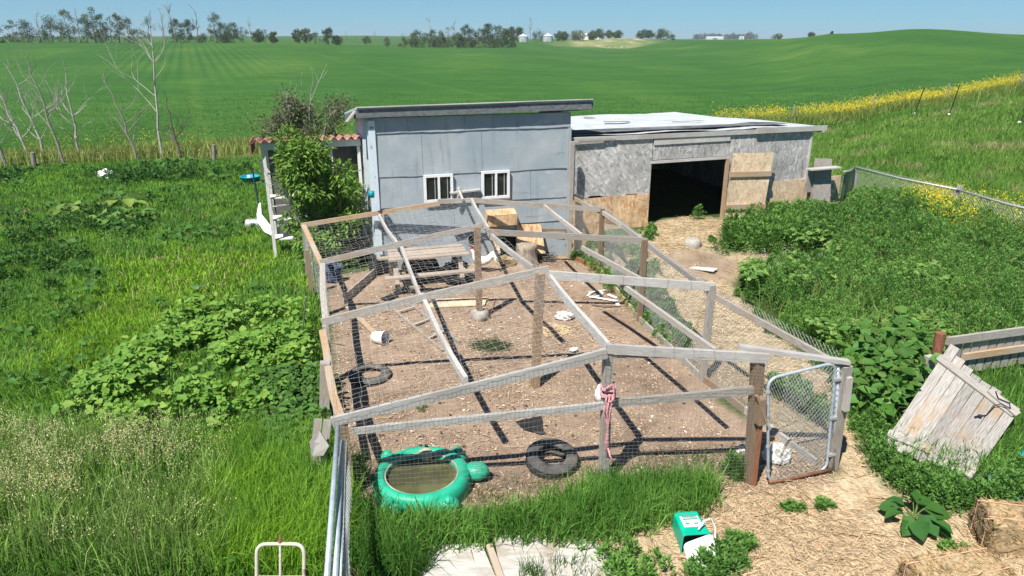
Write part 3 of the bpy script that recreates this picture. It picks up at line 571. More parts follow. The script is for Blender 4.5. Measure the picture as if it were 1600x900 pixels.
for s_, t_, w_ in ((2.47, -.03, .08), (-.02, .04, .06)):
    m = MB(); m.beam(BW(s_, t_, -.2), BW(s_, t_, 1.85), w_, w_, up=UY); m.build('door_post', 'wood_tan', barn)
m = MB(); m.beam(BW(BR + .01, -.02, 1.0), BW(BR + .01, -.02, 2.55), .05, .05, up=UY); m.build('corner_post', 'wood_pale', barn)
m = MB()
m.sheet((BW(BR, 0, -.75), BW(BR, BD, -.75), BW(BR, BD, 2.15), BW(BR, 0, 2.55)), .03).sheet((BW(BR, BD, -.75), BW(BL, BD, -.75), BW(BL, BD, 2.15), BW(BR, BD, 2.15)), .03).sheet((BW(BL, BD, -.75), BW(BL, 0, -.75), BW(BL, 0, 2.55), BW(BL, BD, 2.15)), .03)
m.build('wall', 'osb_grey', barn)
def roof_z(t): return 2.66 - (t + .03) * .048
m = MB(); n = 24; vs = []; fs = []
for j in range(13):
    t = -.03 + (BD + .23) * j / 12
    for i in range(n + 1):
        s = BL + (BR + .28 - BL) * i / n; vs.append(BW(s, t, roof_z(t) + .05 + .018 * math.sin(s * 2.1 + t) + RND.uniform(-.01, .01)))
for j in range(12): fs += [(j * (n + 1) + i, j * (n + 1) + i + 1, (j + 1) * (n + 1) + i + 1, (j + 1) * (n + 1) + i) for i in range(n)]
m.add(vs, fs).sheet((BW(BL, -.03, roof_z(-.03)), BW(BR + .28, -.03, roof_z(-.03)), BW(BR + .28, BD + .2, roof_z(BD + .2)), BW(BL, BD + .2, roof_z(BD + .2))), .04); br = m.build('roof', 'roll_roofing', barn)
def roof_patch(pts, z=.075): return [BW(s, t, roof_z(t) + z) for s, t in pts]
m = MB(); m.sheet(roof_patch([(-2.45, .05), (2.0, .35), (4.9, .6), (4.95, 1.3), (4.4, 1.75), (3.9, 1.55), (3.2, 1.2), (-.5, 1.25), (-2.45, 1.15)], .105), .006); m.build('roofing_strip', 'tar_dark', br)
m = MB()
for pts in ([(-1.6, 5.2), (-1.0, 5.1), (-.95, 5.6), (-1.5, 5.75)], [(.2, 3.9), (1.1, 3.75), (1.15, 4.05), (.3, 4.2)], [(2.3, 3.1), (3.4, 2.95), (3.3, 3.15), (2.35, 3.25)], [(.6, 6.6), (1.0, 6.5), (1.0, 6.9), (.7, 7.0)]):
    m = MB(); m.sheet(roof_patch(pts, .105), .006); m.build('roofing_patch', 'fascia', br)
m = MB(); m.beam(BW(-2.45, -.052, 2.59), BW(-1.0, -.052, 2.60), .03, .1).beam(BW(-.995, -.052, 2.60), BW(3.6, -.052, 2.62), .03, .11).beam(BW(3.3, -.10, 2.64), BW(5.75, -.10, 2.655), .045, .13).beam(BW(BR + .3, -.2, 2.6), BW(BR + .3, BD + .2, 2.2), .03, .12); m.build('fascia', 'wood_pale', barn)
m = MB(); m.beam(BW(-2.40, -.08, 2.51), BW(-1.55, -.08, 2.53), .02, .07).beam(BW(-2.3, -.085, 2.57), BW(-1.2, -.085, 2.58), .02, .05); m.build('fascia_scrap', 'wood_grey', barn)
DR = R(-9)
dd = Vector((math.cos(YAW + DR), math.sin(YAW + DR), 0)); dn = Vector((math.sin(YAW + DR), -math.cos(YAW + DR), 0)); D0 = BW(2.52, -.12, 0)
def DW(a, z, o=0): return D0 + dd * a * BS + dn * o + Vector((0, 0, z * BS))
m = MB(); m.sheet((DW(0, .12), DW(1.2, .02), DW(1.32, 2.02), DW(.06, 2.02)), .022); door = m.build('door', 'osb_pale', barn)
for a_, b_, z_ in ((-.02, 1.3, 1.41), (-.04, 1.24, .42)):
    m = MB(); m.beam(DW(a_, z_, .028), DW(b_, z_, .028), .04, .135); m.build('batten', 'wood_tan', door)

# tall post between coop and barn
m = MB(); m.beam(V(888.5, 402, 16.95), V(894, 221, 16.95), .10, .10, up=UY); solo(m, 'post', 'wood_grey', 'tall square grey post standing against the seam of coop and barn', 'post', V(888.5, 402, 16.95))

# ================================================================== lean-to porch with the red tile roof
PW = SW(WD, 2.0, 0)
def PO(s, t, z): return SW(WD + .02 + s, 1.9 + t, z)
porch = thing('porch', 'white framed lean-to porch under a wavy red tile roof beside the coop', 'porch', PO(1.2, .5, 0))
m = MB(); n = 72; vs = []; fs = []; p_w = 2.55
for j in range(4):
    for i in range(n + 1):
        s = 0 + p_w * i / n; vs.append(PO(s, -.25 + j * .55, 2.93 + .05 * math.sin(s * 2 * math.pi / .2) - j * .05))
vs += [v - Vector((0, 0, .02)) for v in vs[:4 * (n + 1)]]; Q = 4 * (n + 1)
for j in range(3):
    for i in range(n): a = j * (n + 1) + i; fs += [(a, a + 1, a + n + 2, a + n + 1), (Q + a + n + 1, Q + a + n + 2, Q + a + 1, Q + a)]
for i in range(n): fs.append((i + 1, i, Q + i, Q + i + 1))
m.add(vs, fs); m.build('roof', 'tile_red', porch, smooth=True)
m = MB(); m.sheet((PO(p_w + .02, -.24, 2.60), PO(p_w + .02, 1.4, 2.55), PO(p_w + .02, 1.4, 2.86), PO(p_w + .02, -.24, 2.93)), .02); m.build('gable_board', 'tile_red', porch)
m = MB(); m.beam(PO(p_w - .18, -.1, 2.78), PO(.02, -.1, 2.80), .03, .17); m.build('fascia', 'wood_white', porch)
for s, t in ((p_w - .24, 0), (p_w - .24, 1.4), (.75, 0), (.08, .0)):
    m = MB(); m.beam(PO(s, t - .04, 0), PO(s, t - .04, 2.7), .075, .075, up=UY); m.build('post', 'wood_white', porch)
m = MB(); m.sheet((PO(.72, .3, .0), PO(.02, .3, .0), PO(.02, .3, 2.7), PO(.72, .3, 2.7)), .02).sheet((PO(p_w - .2, 1.36, .0), PO(.72, 1.36, .0), PO(.72, 1.36, 2.7), PO(p_w - .2, 1.36, 2.7)), .02); m.build('back_panel', 'screen_grey', porch)
for z in (.45, .95, 1.5):
    m = MB(); m.beam(PO(p_w - .22, .25, z), PO(.8, .25, z), .5, .03); m.build('shelf', 'wood_white', porch)
# leaning white ladder-like frame at the porch corner
l0, l1 = G(441, 379), PO(p_w - .15, -.02, 2.45); l0 = Vector((l0.x, l0.y, 0)); sd_ = UX * .42
lad = thing('ladder', 'white wooden ladder leaning on the corner of the tiled porch', 'ladder', l0)
for k in (0, 1):
    m = MB(); m.beam(l0 + sd_ * k, l1 + sd_ * k * .9, .06, .03, up=UY); m.build('rail', 'wood_white', lad)
for k in range(7):
    t = .1 + k * .125; m = MB(); m.beam(l0.lerp(l1, t) - UY * .03, l0.lerp(l1, t) + sd_ * (1 - .1 * t) - UY * .03, .07, .025); m.build('rung', 'wood_white', lad)
for k in (0, 1):
    t = .06 + .16 * k; m = MB(); m.beam(l0.lerp(l1, t) - UY * .05, l0.lerp(l1, t + .07) + sd_ * .5 - UY * .05, .03, .02); m.build('brace', 'wood_white', lad)
# ================================================================== the chicken run: posts, roof beams, netting and gate are one thing
run = thing('chicken_run', 'big open timber chicken run with grey roof beams, wire netting and a chain link gate', 'chicken run', Vector((.3, 11, 0)))
def base(p, z=-.1): return Vector((p.x, p.y, z))
def rbeam(name, p, q, wd=.045, ht=.10, m_='wood_grey', lab=None, bend=0.0, **k):
    m = MB(); m.beam(p, q, wd, ht, bend=bend or RND.uniform(-.012, .008), **k); return m.build(name, m_, run, label=lab)
def rpost(p, z1, wd=.10, m_='wood_grey', x0=None, lab=None):
    m = MB(); b_ = base(x0 or p); m.beam(b_, Vector((p.x, p.y, z1)), wd, wd, up=UY); return m.build('post', m_, run, label=lab)
dz = Vector((0, 0, 1))
# left eave posts and plate
for p, mm in ((L1, 'wood_grey'), (L2, 'wood_grey'), (L3, 'wood_grey'), (L4 + Vector((.09, .03, 0)), 'wood_brown')): rpost(p, p.z - .05, .10, mm)
rpost(V(508, 566, 8.75), V(508, 566, 8.75).z, .13, 'wood_grey', x0=V(507, 690, 8.7)); mid = (L1 + L2) / 2; rpost(mid + Vector((-.12, 0, 0)), 1.02, .09, 'wood_brown')
rbeam('top_plate', L1 + dz * .0, L2 - dz * .07, .10, .05, 'wood_tan'); rbeam('top_plate', L2 - dz * .03, L3 - dz * .05, .10, .05, 'wood_grey')
rbeam('top_plate', L3 - dz * .03 + Vector((0, -.3, 0)), L4 - dz * .10 + Vector((.06, .1, 0)), .10, .05, 'wood_tan', bend=-.02); rbeam('side_board', L3 + Vector((-.06, -.1, -.2)), L4 + Vector((-.05, .4, -.45)), .03, .16, 'wood_grey')
# cross beams
rbeam('roof_beam', L1 - UX * .05, A1 - UX * .3 - dz * .01, .045, .10, 'wood_tan'); rbeam('roof_beam', A1 - UX * .75 + dz * .02 - UY * .05, A1 + UX * .03 - UY * .05, .045, .10, 'wood_pale')
rbeam('roof_beam', A1 - UY * .05 + UX * .04, R1 + UX * .06, .045, .11, 'wood_grey')
rbeam('roof_beam', L2 - UX * .03, A2 - UX * .02 - UY * .02, .045, .11, 'wood_grey', bend=.015); rbeam('roof_beam', A2 + UX * .06 - dz * .10 - UY * .08, R2 + UX * .05, .045, .11, 'wood_grey')
rbeam('roof_beam', L3 - UX * .05, A3 + UX * .10 + dz * .03, .045, .12, 'wood_grey', bend=.012); rbeam('roof_beam', A3 + UX * .06 - dz * .04 - UY * .06, R3 + UX * .05, .045, .13, 'wood_pale')
rbeam('roof_beam', L4 - Vector((.03, .02, .02)), A4 + Vector((.0, -.02, -.03)), .05, .115, 'wood_pale'); rbeam('roof_beam', A4 + Vector((-.0, .04, .0)), R4 + Vector((.03, -.01, .0)), .05, .115, 'wood_pale')
rbeam('gate_header', R4 + Vector((-.30, .07, .11)), GP + Vector((.02, -.02, .02)), .09, .05, 'wood_pale')
# purlins and ridge pieces, staggered from beam to beam
def at_z(px, py, z): return G(px, py, z)
rbeam('ridge_beam', at_z(737, 313, 1.72), at_z(762, 358, 1.80), .05, .09, 'wood_pale'); rbeam('ridge_beam', A2 + UX * .12 - dz * .18, at_z(831, 419, 1.72), .05, .10, 'wood_pale'); rbeam('ridge_beam', A3 + UX * .10 - dz * .10, A4 + Vector((.02, .10, -.02)), .05, .12, 'wood_pale', bend=-.01)
rbeam('purlin', at_z(592, 337, 1.45), at_z(620, 381, 1.40), .05, .07, 'wood_pale'); rbeam('purlin', at_z(625, 382, 1.42), at_z(657, 466, 1.38), .05, .08, 'wood_pale'); rbeam('purlin', at_z(657, 462, 1.38), at_z(727, 594, 1.32), .055, .09, 'wood_pale', bend=-.012)
rbeam('purlin', at_z(851, 322, 1.60), at_z(908, 368, 1.60), .05, .08, 'wood_pale'); rbeam('purlin', at_z(910, 387, 1.60), at_z(1007, 440, 1.58), .05, .08, 'wood_grey'); rbeam('purlin', at_z(960, 437, 1.60), at_z(1118, 549, 1.60), .05, .08, 'wood_grey')
rbeam('brace', at_z(722, 312, 1.75) - UY * .04, at_z(716, 292, 1.9), .05, .05, 'wood_pale')
# ridge posts
rpost(A2 - UX * .12, 1.84, .11, 'wood_brown', x0=A2 - UX * .10); b2 = base(A2 - UX * .10, 0)
m = MB(); m.ring(b2, 0, [(.17, -.02), (.20, .03), (.185, .11), (.15, .15), (.06, .165)], 14, closed=False, jit=.08); m.build('post_footing', 'concrete', run, smooth=True)
rpost(A3 - Vector((.05, .04, 0)), 1.84, .12, 'wood_brown', x0=G(836, 603)); rpost(V(950, 552, 7.45), V(950, 552, 7.45).z, .10, 'wood_grey', x0=V(943, 748, 7.45))
# right hand posts, rail and foot boards
for p, mm in ((R1, 'wood_brown'), (R2, 'wood_brown'), (R3, 'wood_grey')): rpost(p, p.z + .03, .09, mm)
rpost(R4 + Vector((-.07, .05, 0)), R4.z + .0, .12, 'wood_brown', x0=V(1172, 762, 7.42)); rpost(GP, GP.z - .03, .12, 'wood_grey', x0=V(1297, 738, 7.72))
rail = [G(893, 308, 1.52), G(941, 332, 1.44), G(1005, 376, 1.46), G(1112, 459, 1.46), GP + Vector((-.06, .1, -.07))]
for a, b in zip(rail[:-1], rail[1:]): rbeam('top_rail', a, b, .045, .09, 'wood_grey', bend=-.01 if a is rail[3] else 0)
foot = [Vector((p.x, p.y, .05)) for p in (G(890, 403), R1, R2, R3)] + [Vector((3.42, 9.15, .05)), Vector((GP.x - .1, GP.y + .1, .05))]
for i, (a, b) in enumerate(zip(foot[:-1], foot[1:])): rbeam('foot_board', a, b, .04, .14, ('wood_warm', 'wood_tan', 'wood_grey', 'wood_brown', 'wood_grey')[i])
m = MB(); m.beam(foot[0] - UX * 4.8 + dz * .05, L2 + Vector((.2, .6, -1.0)), .03, .2); m.build('side_board', 'wood_grey', run)
# front rail and small bits
fr = [V(551, 673, 7.2), V(948, 633, 7.42), V(1180, 609, 7.5)]
rbeam('front_rail', fr[0], fr[1] + Vector((-.0, 0, 0)), .05, .085, 'wood_pale'); rbeam('front_rail', fr[1] + Vector((.0, .04, .0)), fr[2], .05, .10, 'wood_grey')
m = MB(); m.beam(V(1189, 622, 7.36), V(1187, 662, 7.36), .09, .10, up=UY).beam(V(1182, 618, 7.33), V(1197, 660, 7.33), .03, .05, up=UY); m.build('latch_block', 'wood_brown', run)
m = MB(); m.beam(V(1188, 665, 7.36), V(1178, 758, 7.36), .05, .03, up=UY); m.build('latch_board', 'wood_warm', run)
m = MB(); m.beam(V(1325, 588, 7.62), V(1319, 640, 7.62), .07, .10, up=UY); m.build('post_cleat', 'wood_pale', run)
def lacing(p, q, pitch, w_, h_):                                         # one long wire wound round a beam to hold the netting
    p, q = Vector(p), Vector(q); d = (q - p); L = d.length; d.normalize(); x = d.cross(dz).normalized(); u = x.cross(d); n = int(L / pitch); pts = []
    for i in range(n):
        for a_, b_, t in ((-1, -1, .0), (-1, 1, .06), (1, 1, .10), (1, -1, .16)): pts.append(p + d * (pitch * (i + t) + RND.uniform(-.02, .02)) + x * (a_ * (w_ / 2 + .003)) + u * (b_ * (h_ / 2 + .003)))
    m = MB(); m.sweep(pts, .0022, 4); m.build('wire_lacing', 'wire_dark', run)
lacing(L4, A4, .17, .05, .115); lacing(A4 + Vector((.05, .04, 0)), R4, .24, .05, .115); lacing(fr[0], fr[1], .30, .05, .085); lacing(L3, A3, .33, .045, .12); lacing(A3 + UX * .1 - dz * .04 - UY * .06, R3, .35, .045, .13)
# netting
def net(q, du, dv, sag, seed, jit=.012):
    a, b, c, d = [np.array(p) for p in q]; Lu = np.linalg.norm(b - a); Lv = np.linalg.norm(d - a); nu, nv = max(2, int(Lu / du)), max(2, int(Lv / dv)); r = np.random.default_rng(seed)
    U, W = np.meshgrid(np.linspace(0, 1, nu + 1), np.linspace(0, 1, nv + 1), indexing='ij'); U, W = U[..., None], W[..., None]
    P = (a * (1 - U) + b * U) * (1 - W) + (d * (1 - U) + c * U) * W; P = P + r.normal(0, jit, P.shape)
    P[..., 2] -= (16 * sag * U * (1 - U) * W * (1 - W))[..., 0] * (.7 + .5 * np.sin(U * 7 + seed)[..., 0])
    return np.concatenate([np.stack([P[:-1], P[1:]], 2).reshape(-1, 2, 3), np.stack([P[:, :-1], P[:, 1:]], 2).reshape(-1, 2, 3)])
e = dz * .06
Sg = [net((L1 + e, A1 + e, A2 + e, L2 + e), .14, .13, .26, 1), net((L2 + e, A2 + e, A3 + e, L3 + e), .12, .13, .12, 2), net((L3 + e, A3 + e, A4 + e, L4 + e), .12, .13, .07, 3)]
wires('roof_netting', np.concatenate(Sg), .0011, 'wire_pale', run)
Sg = [net((base(L1, .02), base(L2, .02), L2, L1), .06, .05, 0, 6, .004), net((base(L2, .02), base(L3, .02), L3, L2), .06, .05, 0, 7, .004), net((base(L3, .02), base(L4, .02), L4, L3), .06, .05, 0, 8, .004)]
wires('side_netting', np.concatenate(Sg), .0011, 'wire_pale', run)
f0, f1, f2 = Vector((L4.x, 7.13, 0)), Vector((A4.x, 7.31, 0)), Vector((R4.x, 7.44, 0))
Sg = [net((f0, f1, Vector((f1.x, f1.y, A4.z)), Vector((f0.x, f0.y, L4.z))), .052, .05, 0, 9, .004), net((f1, f2, Vector((f2.x, f2.y, R4.z)), Vector((f1.x, f1.y, A4.z))), .052, .05, 0, 10, .004)]
wires('front_netting', np.concatenate(Sg), .0013, 'wire_dark', run)
def chainlink(p0, p1, h0, h1, pitch, seed=0, lift=.0):                # diamond mesh between two feet, h = height at each end
    p0 = np.array(p0[:2]); p1 = np.array(p1[:2]); L = np.linalg.norm(p1 - p0); d = (p1 - p0) / L; nrm = np.array([-d[1], d[0]]); out = []; H = max(h0, h1)
    def pt(s, t, o):
        hh = h0 + (h1 - h0) * s / L; w_ = .02 * math.sin(s * 2.3 + seed) * math.sin(math.pi * t / H); q = p0 + d * s + nrm * (o + w_); return (q[0], q[1], lift + t * hh / H)
    k = -int(H / pitch) - 1
    while k * pitch < L + H:
        for sg in (1, -1):
            s_of = (lambda t: k * pitch + t) if sg > 0 else (lambda t: k * pitch - t + 0)
            ts = [t for t in np.arange(0, H + 1e-6, H / 8)]
            lo, hi = (max(0, -k * pitch), min(H, L - k * pitch)) if sg > 0 else (max(0, k * pitch - L), min(H, k * pitch))
            if hi - lo > .01:
                tt = np.linspace(lo, hi, max(2, int((hi - lo) / .25) + 1))
                for a, b in zip(tt[:-1], tt[1:]): out.append((pt(s_of(a), a, .003 * sg), pt(s_of(b), b, .003 * sg)))
        k += 1
    return out
Sg = []
tops = [r_.z + .16 for r_ in rail]
for i in range(4):
    a, b = foot[i], foot[i + 1]
    if i == 3: a, b = foot[3], foot[5]
    o = Vector((.07, .03, 0)); Sg += chainlink(a + o, b + o, tops[i], tops[i + 1], .075, i)
wires('chain_link_mesh', Sg, .0027, 'galv', run)
# the gate
g0, g1 = V(1199, 762, 7.40), V(1290, 742, 7.64); g0.z = .03; g1.z = .05; gt0 = V(1200, 592, 7.40); gt1 = V(1306, 566, 7.62)
gate = bpy.data.objects.new('gate', None); col.objects.link(gate); gate.parent = run; gate.location = Vector((g1.x, g1.y, 0)) - Vector(run.location)
def rounded(corners, r, n=5):
    out = []; k = len(corners)
    for i in range(k):
        p, a, b = corners[i], corners[i - 1], corners[(i + 1) % k]; da = (a - p).normalized() * r; db = (b - p).normalized() * r
        for j in range(n + 1): t = j / n; out.append((p + da) * (1 - t) ** 2 + p * 2 * t * (1 - t) + (p + db) * t * t)
    return out
ring_ = rounded([g0, gt0, gt1, g1], .14); m = MB(); m.sweep(ring_ + [ring_[0], ring_[1]], .019, 8); m.build('frame', 'galv_pipe', gate, smooth=True)
hb = g1.lerp(gt1, .02); m = MB(); m.sweep([g1 + Vector((.09, .02, 0)), gt1 + Vector((.05, .03, -.05))], .024, 8); m.build('gate_post', 'galv_pipe', gate, smooth=True)
m = MB()
for t in (.15, .5, .85):
    m = MB(); q = g1.lerp(gt1, t); m.box(q + Vector((.04, .01, 0)), (.11, .06, .035), .3); m.build('hinge', 'galv', gate)
m = MB()
for t in (.12, .36, .66, .88):
    m = MB(); q = g0.lerp(gt0, t); m.ring(q, .021, [(0, -.015), (.006, -.015), (.006, .015), (0, .015)], 10); m.build('tension_band', 'galv', gate)
wires('chain_link_mesh', chainlink(g0 + Vector((.02, 0, 0)), g1 - Vector((.02, 0, 0)), gt0.z - .03, gt1.z - .03, .075, 4, .04), .0027, 'galv', gate)
m = MB(); m.sweep([g0 + Vector((0, -.02, .02)), g0.lerp(g1, .25) + Vector((0, -.02, .0)), g0.lerp(g1, .6) + Vector((0, -.03, .015)), g1 + Vector((.05, -.03, .03))], .024, 7); m.build('bottom_pipe', 'rust', gate, smooth=True)

# ================================================================== things in the run
ROT = YAW
def crumple(name, c, r, mm, lab, cat, seed, fl=.55, n=16, mr=10):
    rr = random.Random(seed); me = MB(); me.blob(Vector(c) + Vector((0, 0, r * fl * .75)), (r, r * .8, r * fl), n, mr)
    me.v = [tuple(Vector(c) + (Vector(v) - Vector(c)) * rr.uniform(.72, 1.2)) for v in me.v]; me.v = [(x, y, max(z, .004)) for x, y, z in me.v]
    return solo(me, name, mm, lab, cat, c)
def tabl():
    c = G(664, 440, 0); c.z = 0; c = Vector((-1.72, 14.35, 0)); t = thing('picnic_table', 'weathered pale wooden picnic table standing under the run roof by the coop', 'table', c)
    def P(x, y, z): return c + UX * x + UY * y + Vector((0, 0, z))
    for k, (y, zz) in enumerate(((.42, .70), (.63, .705), (.84, .70), (1.05, .71))):
        m = MB(); m.beam(P(-.86 + .02 * k, y, zz), P(.92 - .02 * (k % 2), y + .01, zz), .185, .038); m.build('top_plank', 'wood_bleached', t)
    crumple('void_filler', (c.x - .3, c.y + .85, 0), .42, 'black_plastic', 'black sheeting added to fill the dark void under the picnic table', 'filler', 41, .8); crumple('void_filler', (c.x + .42, c.y + .7, 0), .34, 'black_plastic', 'smaller black heap added for the dark void under the right end of the picnic table', 'filler', 42, .8)  # black heaps added to fill the dark void beneath the table
    for y in (.02, 1.5):
        m = MB(); m.beam(P(-1.0, y, .42), P(.98, y + .03, .42), .19, .04); m.build('seat_plank', 'wood_bleached', t)
    for x in (-.72, .72):
        for s_ in (-1, 1):
            m = MB(); m.beam(P(x, .74 + .62 * s_, -.02), P(x, .74 + .22 * s_, .68), .04, .10, up=UX); m.build('leg', 'wood_bleached', t)
        m = MB(); m.beam(P(x + .05, .0, .37), P(x + .05, 1.5, .37), .04, .09); m.build('cross_bar', 'wood_grey', t)
tabl()
def turtle():
    c = G(660, 760); c = Vector((c.x, c.y, 0)); t = thing('wading_pool', 'round green plastic wading pool of brown water with animal shaped lumps', 'wading pool', c)
    Rp = .50
    m = MB(); m.ring(c, Rp, [(-.075, .05), (-.06, .19), (-.02, .235), (.04, .235), (.085, .19), (.105, .0), (.09, -.01), (-.07, -.01)], 40); m.build('rim', 'pool_green', t, smooth=True)
    m = MB(); m.ring(c, 0, [(Rp - .06, .15), (Rp - .066, .205), (Rp - .052, .205), (Rp - .045, .15)], 40); m.build('liner', 'pool_tan', t, smooth=True)
    m = MB(); m.ring(c, 0, [(Rp - .06, .135), (.0005, .135)], 40, closed=False); m.build('water', 'pond_water', t)
    hd = c + Vector((Rp + .155, .13, .13)); m = MB(); m.blob(hd, (.17, .135, .115), 14, 9).blob(hd + Vector((.06, -.06, .07)), (.03, .03, .03), 8, 5).blob(hd + Vector((.06, .07, .07)), (.03, .03, .03), 8, 5); m.build('head', 'pool_green', t, smooth=True)
    for a, r_ in ((-55, .12), (-118, .12), (140, .11), (52, .11)):
        d = Vector((math.cos(R(a)), math.sin(R(a)), 0)); m = MB(); m.blob(c + d * (Rp + .12) + Vector((0, 0, .10)), (r_ + .03, r_ + .01, .11), 14, 9); m.blob(c + d * (Rp + .15) + Vector((0, 0, .16)), (.075, .07, .085), 12, 8); m.build('foot', 'pool_green', t, smooth=True)
    m = MB(); m.blob(c + Vector((-.0, Rp - .05, .17)), (.10, .10, .085), 14, 9); m.build('seat_lump', 'pool_tan', t, smooth=True)
    m = MB(); m.sweep([c + Vector((0, Rp - .0, .24)), c + Vector((0, Rp, .275))], .022, 8); m.build('plug', 'black_plastic', t)
    return c
turtle()
def tyre(c, ax, lab, Rr=.235, half=.075, name='tyre'):
    t = MB(); pr = [(-.065, -.05), (-.05, -half - .005), (.02, -half - .012), (.07, -half + .006), (.092, -half + .02), (.096, 0), (.092, half - .02), (.07, half - .006), (.02, half + .012), (-.05, half + .005), (-.065, .05), (-.045, .045), (.03, .055), (.055, .0), (.03, -.055), (-.045, -.045)]
    t.ring(c, Rr, pr, 44, axis=ax)
    o = thing(name, lab, 'tyre', c); t.build('carcass', 'rubber', o, smooth=True)
    g = MB()
    for h in (-.04, 0, .04): g.ring(c, Rr + .097, [(0, h - .008), (.003, h - .007), (.003, h + .007), (0, h + .008)], 44, axis=ax)
    g.build('tread', 'black_plastic', o); return o
c = G(862, 727); tyre(Vector((c.x, c.y, .10)), (.05, -.16, 1), 'worn black tyre propped open behind the front wire near the pool', .24)
c = G(578, 588); tyre(Vector((c.x, c.y, .0)), (.02, -.02, 1), 'grey tyre sunk into the dirt by the left wall of the run', .25)
# rooster
def bird(c, face, lab, body, hasred, s=1.0, name='rooster'):
    f = Vector((math.cos(face), math.sin(face), 0)); sd_ = Vector((-f.y, f.x, 0)); c = Vector(c); t = thing(name, lab, name, c)
    def P(a, z, o=0): return c + f * a * s + sd_ * o * s + Vector((0, 0, z * s))
    m = MB(); m.sweep([P(-.33, .50), P(-.27, .43), P(-.20, .34), P(-.10, .27), P(.02, .255), P(.10, .28), P(.145, .35), P(.165, .42), P(.18, .47), P(.20, .50), P(.21, .525)],
                      [(.02, .035), (.04, .07), (.075, .08), (.11, .105), (.12, .115), (.095, .10), (.06, .065), (.043, .045), (.04, .042), (.038, .036), (.015, .015)], 12)
    for k in range(5): m.sweep([P(-.22, .36, .012 * (k - 2)), P(-.31, .46 - .015 * k, .02 * (k - 2)), P(-.37 + .01 * k, .52 - .05 * k, .03 * (k - 2)), P(-.44 + .012 * k, .47 - .07 * k, .035 * (k - 2))], [(.012, .03), (.012, .04), (.01, .03), (.003, .008)], 6)
    for q in (-1, 1): m.sweep([P(.06, .29, .105 * q), P(-.06, .27, .122 * q), P(-.2, .28, .08 * q)], [(.02, .05), (.02, .075), (.008, .02)], 8)
    m.build('body', body, t, smooth=True)
    if hasred:
        m = MB(); k = [P(.15, .515), P(.15, .56), P(.17, .545), P(.185, .575), P(.20, .55), P(.215, .57), P(.23, .535), P(.21, .51)]; m.sheet([v + sd_ * .008 for v in k], .016); m.blob(P(.21, .44), (.018, .022, .04), 8, 6).blob(P(.185, .485), (.03, .035, .03), 8, 6); m.build('comb', 'comb_red', t)
    m = MB(); m.sweep([P(.225, .495), P(.27, .482)], [.014, .002], 6); m.build('beak', 'beak_yellow', t)
    for q in (-1, 1):
        m = MB(); m.sweep([P(0, .2, .05 * q), P(.015, .1, .05 * q), P(0, .012, .05 * q)], [.03, .011, .010], 6)
        for a in (-.5, 0, .5, 3.1): m.sweep([P(0, .012, .05 * q), P(.07 * math.cos(a), .006, .05 * q + .07 * math.sin(a))], [.009, .004], 5)
        m.build('leg', 'beak_yellow', t)
c = G(752, 425); bird((c.x, c.y, 0), R(172), 'white rooster with a red comb walking behind the footed ridge post', 'feather_white', True, 1.05)
# the rest of the run's clutter
c = G(600, 537); t = thing('bucket', 'white plastic pail tipped on its side on the run floor', 'bucket', Vector((c.x, c.y, 0)))
ax = Vector((.86, -.4, .1)).normalized(); cc = Vector((c.x - .08, c.y, .125)); m = MB()
m.ring(cc, 0, [(.0005, -.12), (.10, -.12), (.125, .13), (.118, .13), (.095, -.11), (.0005, -.11)], 20, axis=ax, closed=False); m.build('pail', 'white_plastic', t, smooth=True)
m = MB(); m.ring(cc + ax * .12, .122, [(0, 0), (.012, 0), (.012, .02), (0, .02)], 20, axis=ax); m.build('lip', 'white_plastic', t)
c = G(938, 624); c = Vector((c.x, c.y, 0)); t = thing('jug', 'white and blue plastic jug lying by the roped front post', 'jug', c)
m = MB(); m.sweep([c + Vector((-.02, .0, .0)), c + Vector((-.01, .02, .12)), c + Vector((0, .03, .2)), c + Vector((.0, .03, .24))], [(.115, .08), (.11, .075), (.07, .05), (.03, .03)], 12); m.build('body', 'white_plastic', t, smooth=True)
m = MB(); m.sweep([c + Vector((.075, -.02, .0)), c + Vector((.085, .0, .20))], [(.05, .07), (.045, .05)], 8); m.build('side_panel', 'blue_paint', t)
c = G(748, 497); solo(MB().sweep([c + Vector((.22, .06, .02)), c + Vector((.33, .0, .36))], .012, 6), 'rebar', 'rust', 'rusty rod sticking up beside the concrete post footing', 'rod', c)
# tan plank and frame on the floor
m = MB(); m.beam(G(543, 479, .06), G(601, 536, .05), .10, .03); solo(m, 'plank', 'wood_tan', 'warm tan plank lying beside the tipped white pail', 'plank', G(572, 505))
lf = thing('floor_frame', 'thin wooden ladder frame lying flat in the dirt of the run', 'frame', G(650, 525))
pa, pb, pc, pd = G(613, 482, .03), G(692, 548, .03), G(640, 474, .03), G(718, 534, .03)
for a, b in ((pa, pb), (pc, pd)):
    m = MB(); m.beam(a, b, .05, .035); m.build('rail', 'wood_grey', lf)
for k in (.12, .45, .75):
    m = MB(); m.beam(pa.lerp(pb, k) + dz * .02, pc.lerp(pd, k) + dz * .02, .05, .02); m.build('rung', 'wood_grey', lf)
m = MB(); m.sheet((G(668, 480, .03), G(757, 476, .04), G(762, 464, .04), G(676, 467, .03)), .02); solo(m, 'board', 'osb_pale', 'pale flat board lying behind the footed ridge post', 'board', G(715, 472))
c = G(881, 499); crumple('plastic_bag', (c.x, c.y, 0), .17, 'dirty_white', 'white plastic bag crumpled on the dirt right of the middle ridge post', 'bag', 3)
c = G(1212, 722); crumple('paper_sack', (c.x, c.y, 0), .17, 'dirty_white', 'torn white sack lying behind the chain link gate', 'sack', 5, .8)
c = G(1158, 706); crumple('paper_scrap', (c.x, c.y, 0), .09, 'dirty_white', 'white paper scrap beside the brown gate post', 'paper', 6, .6)
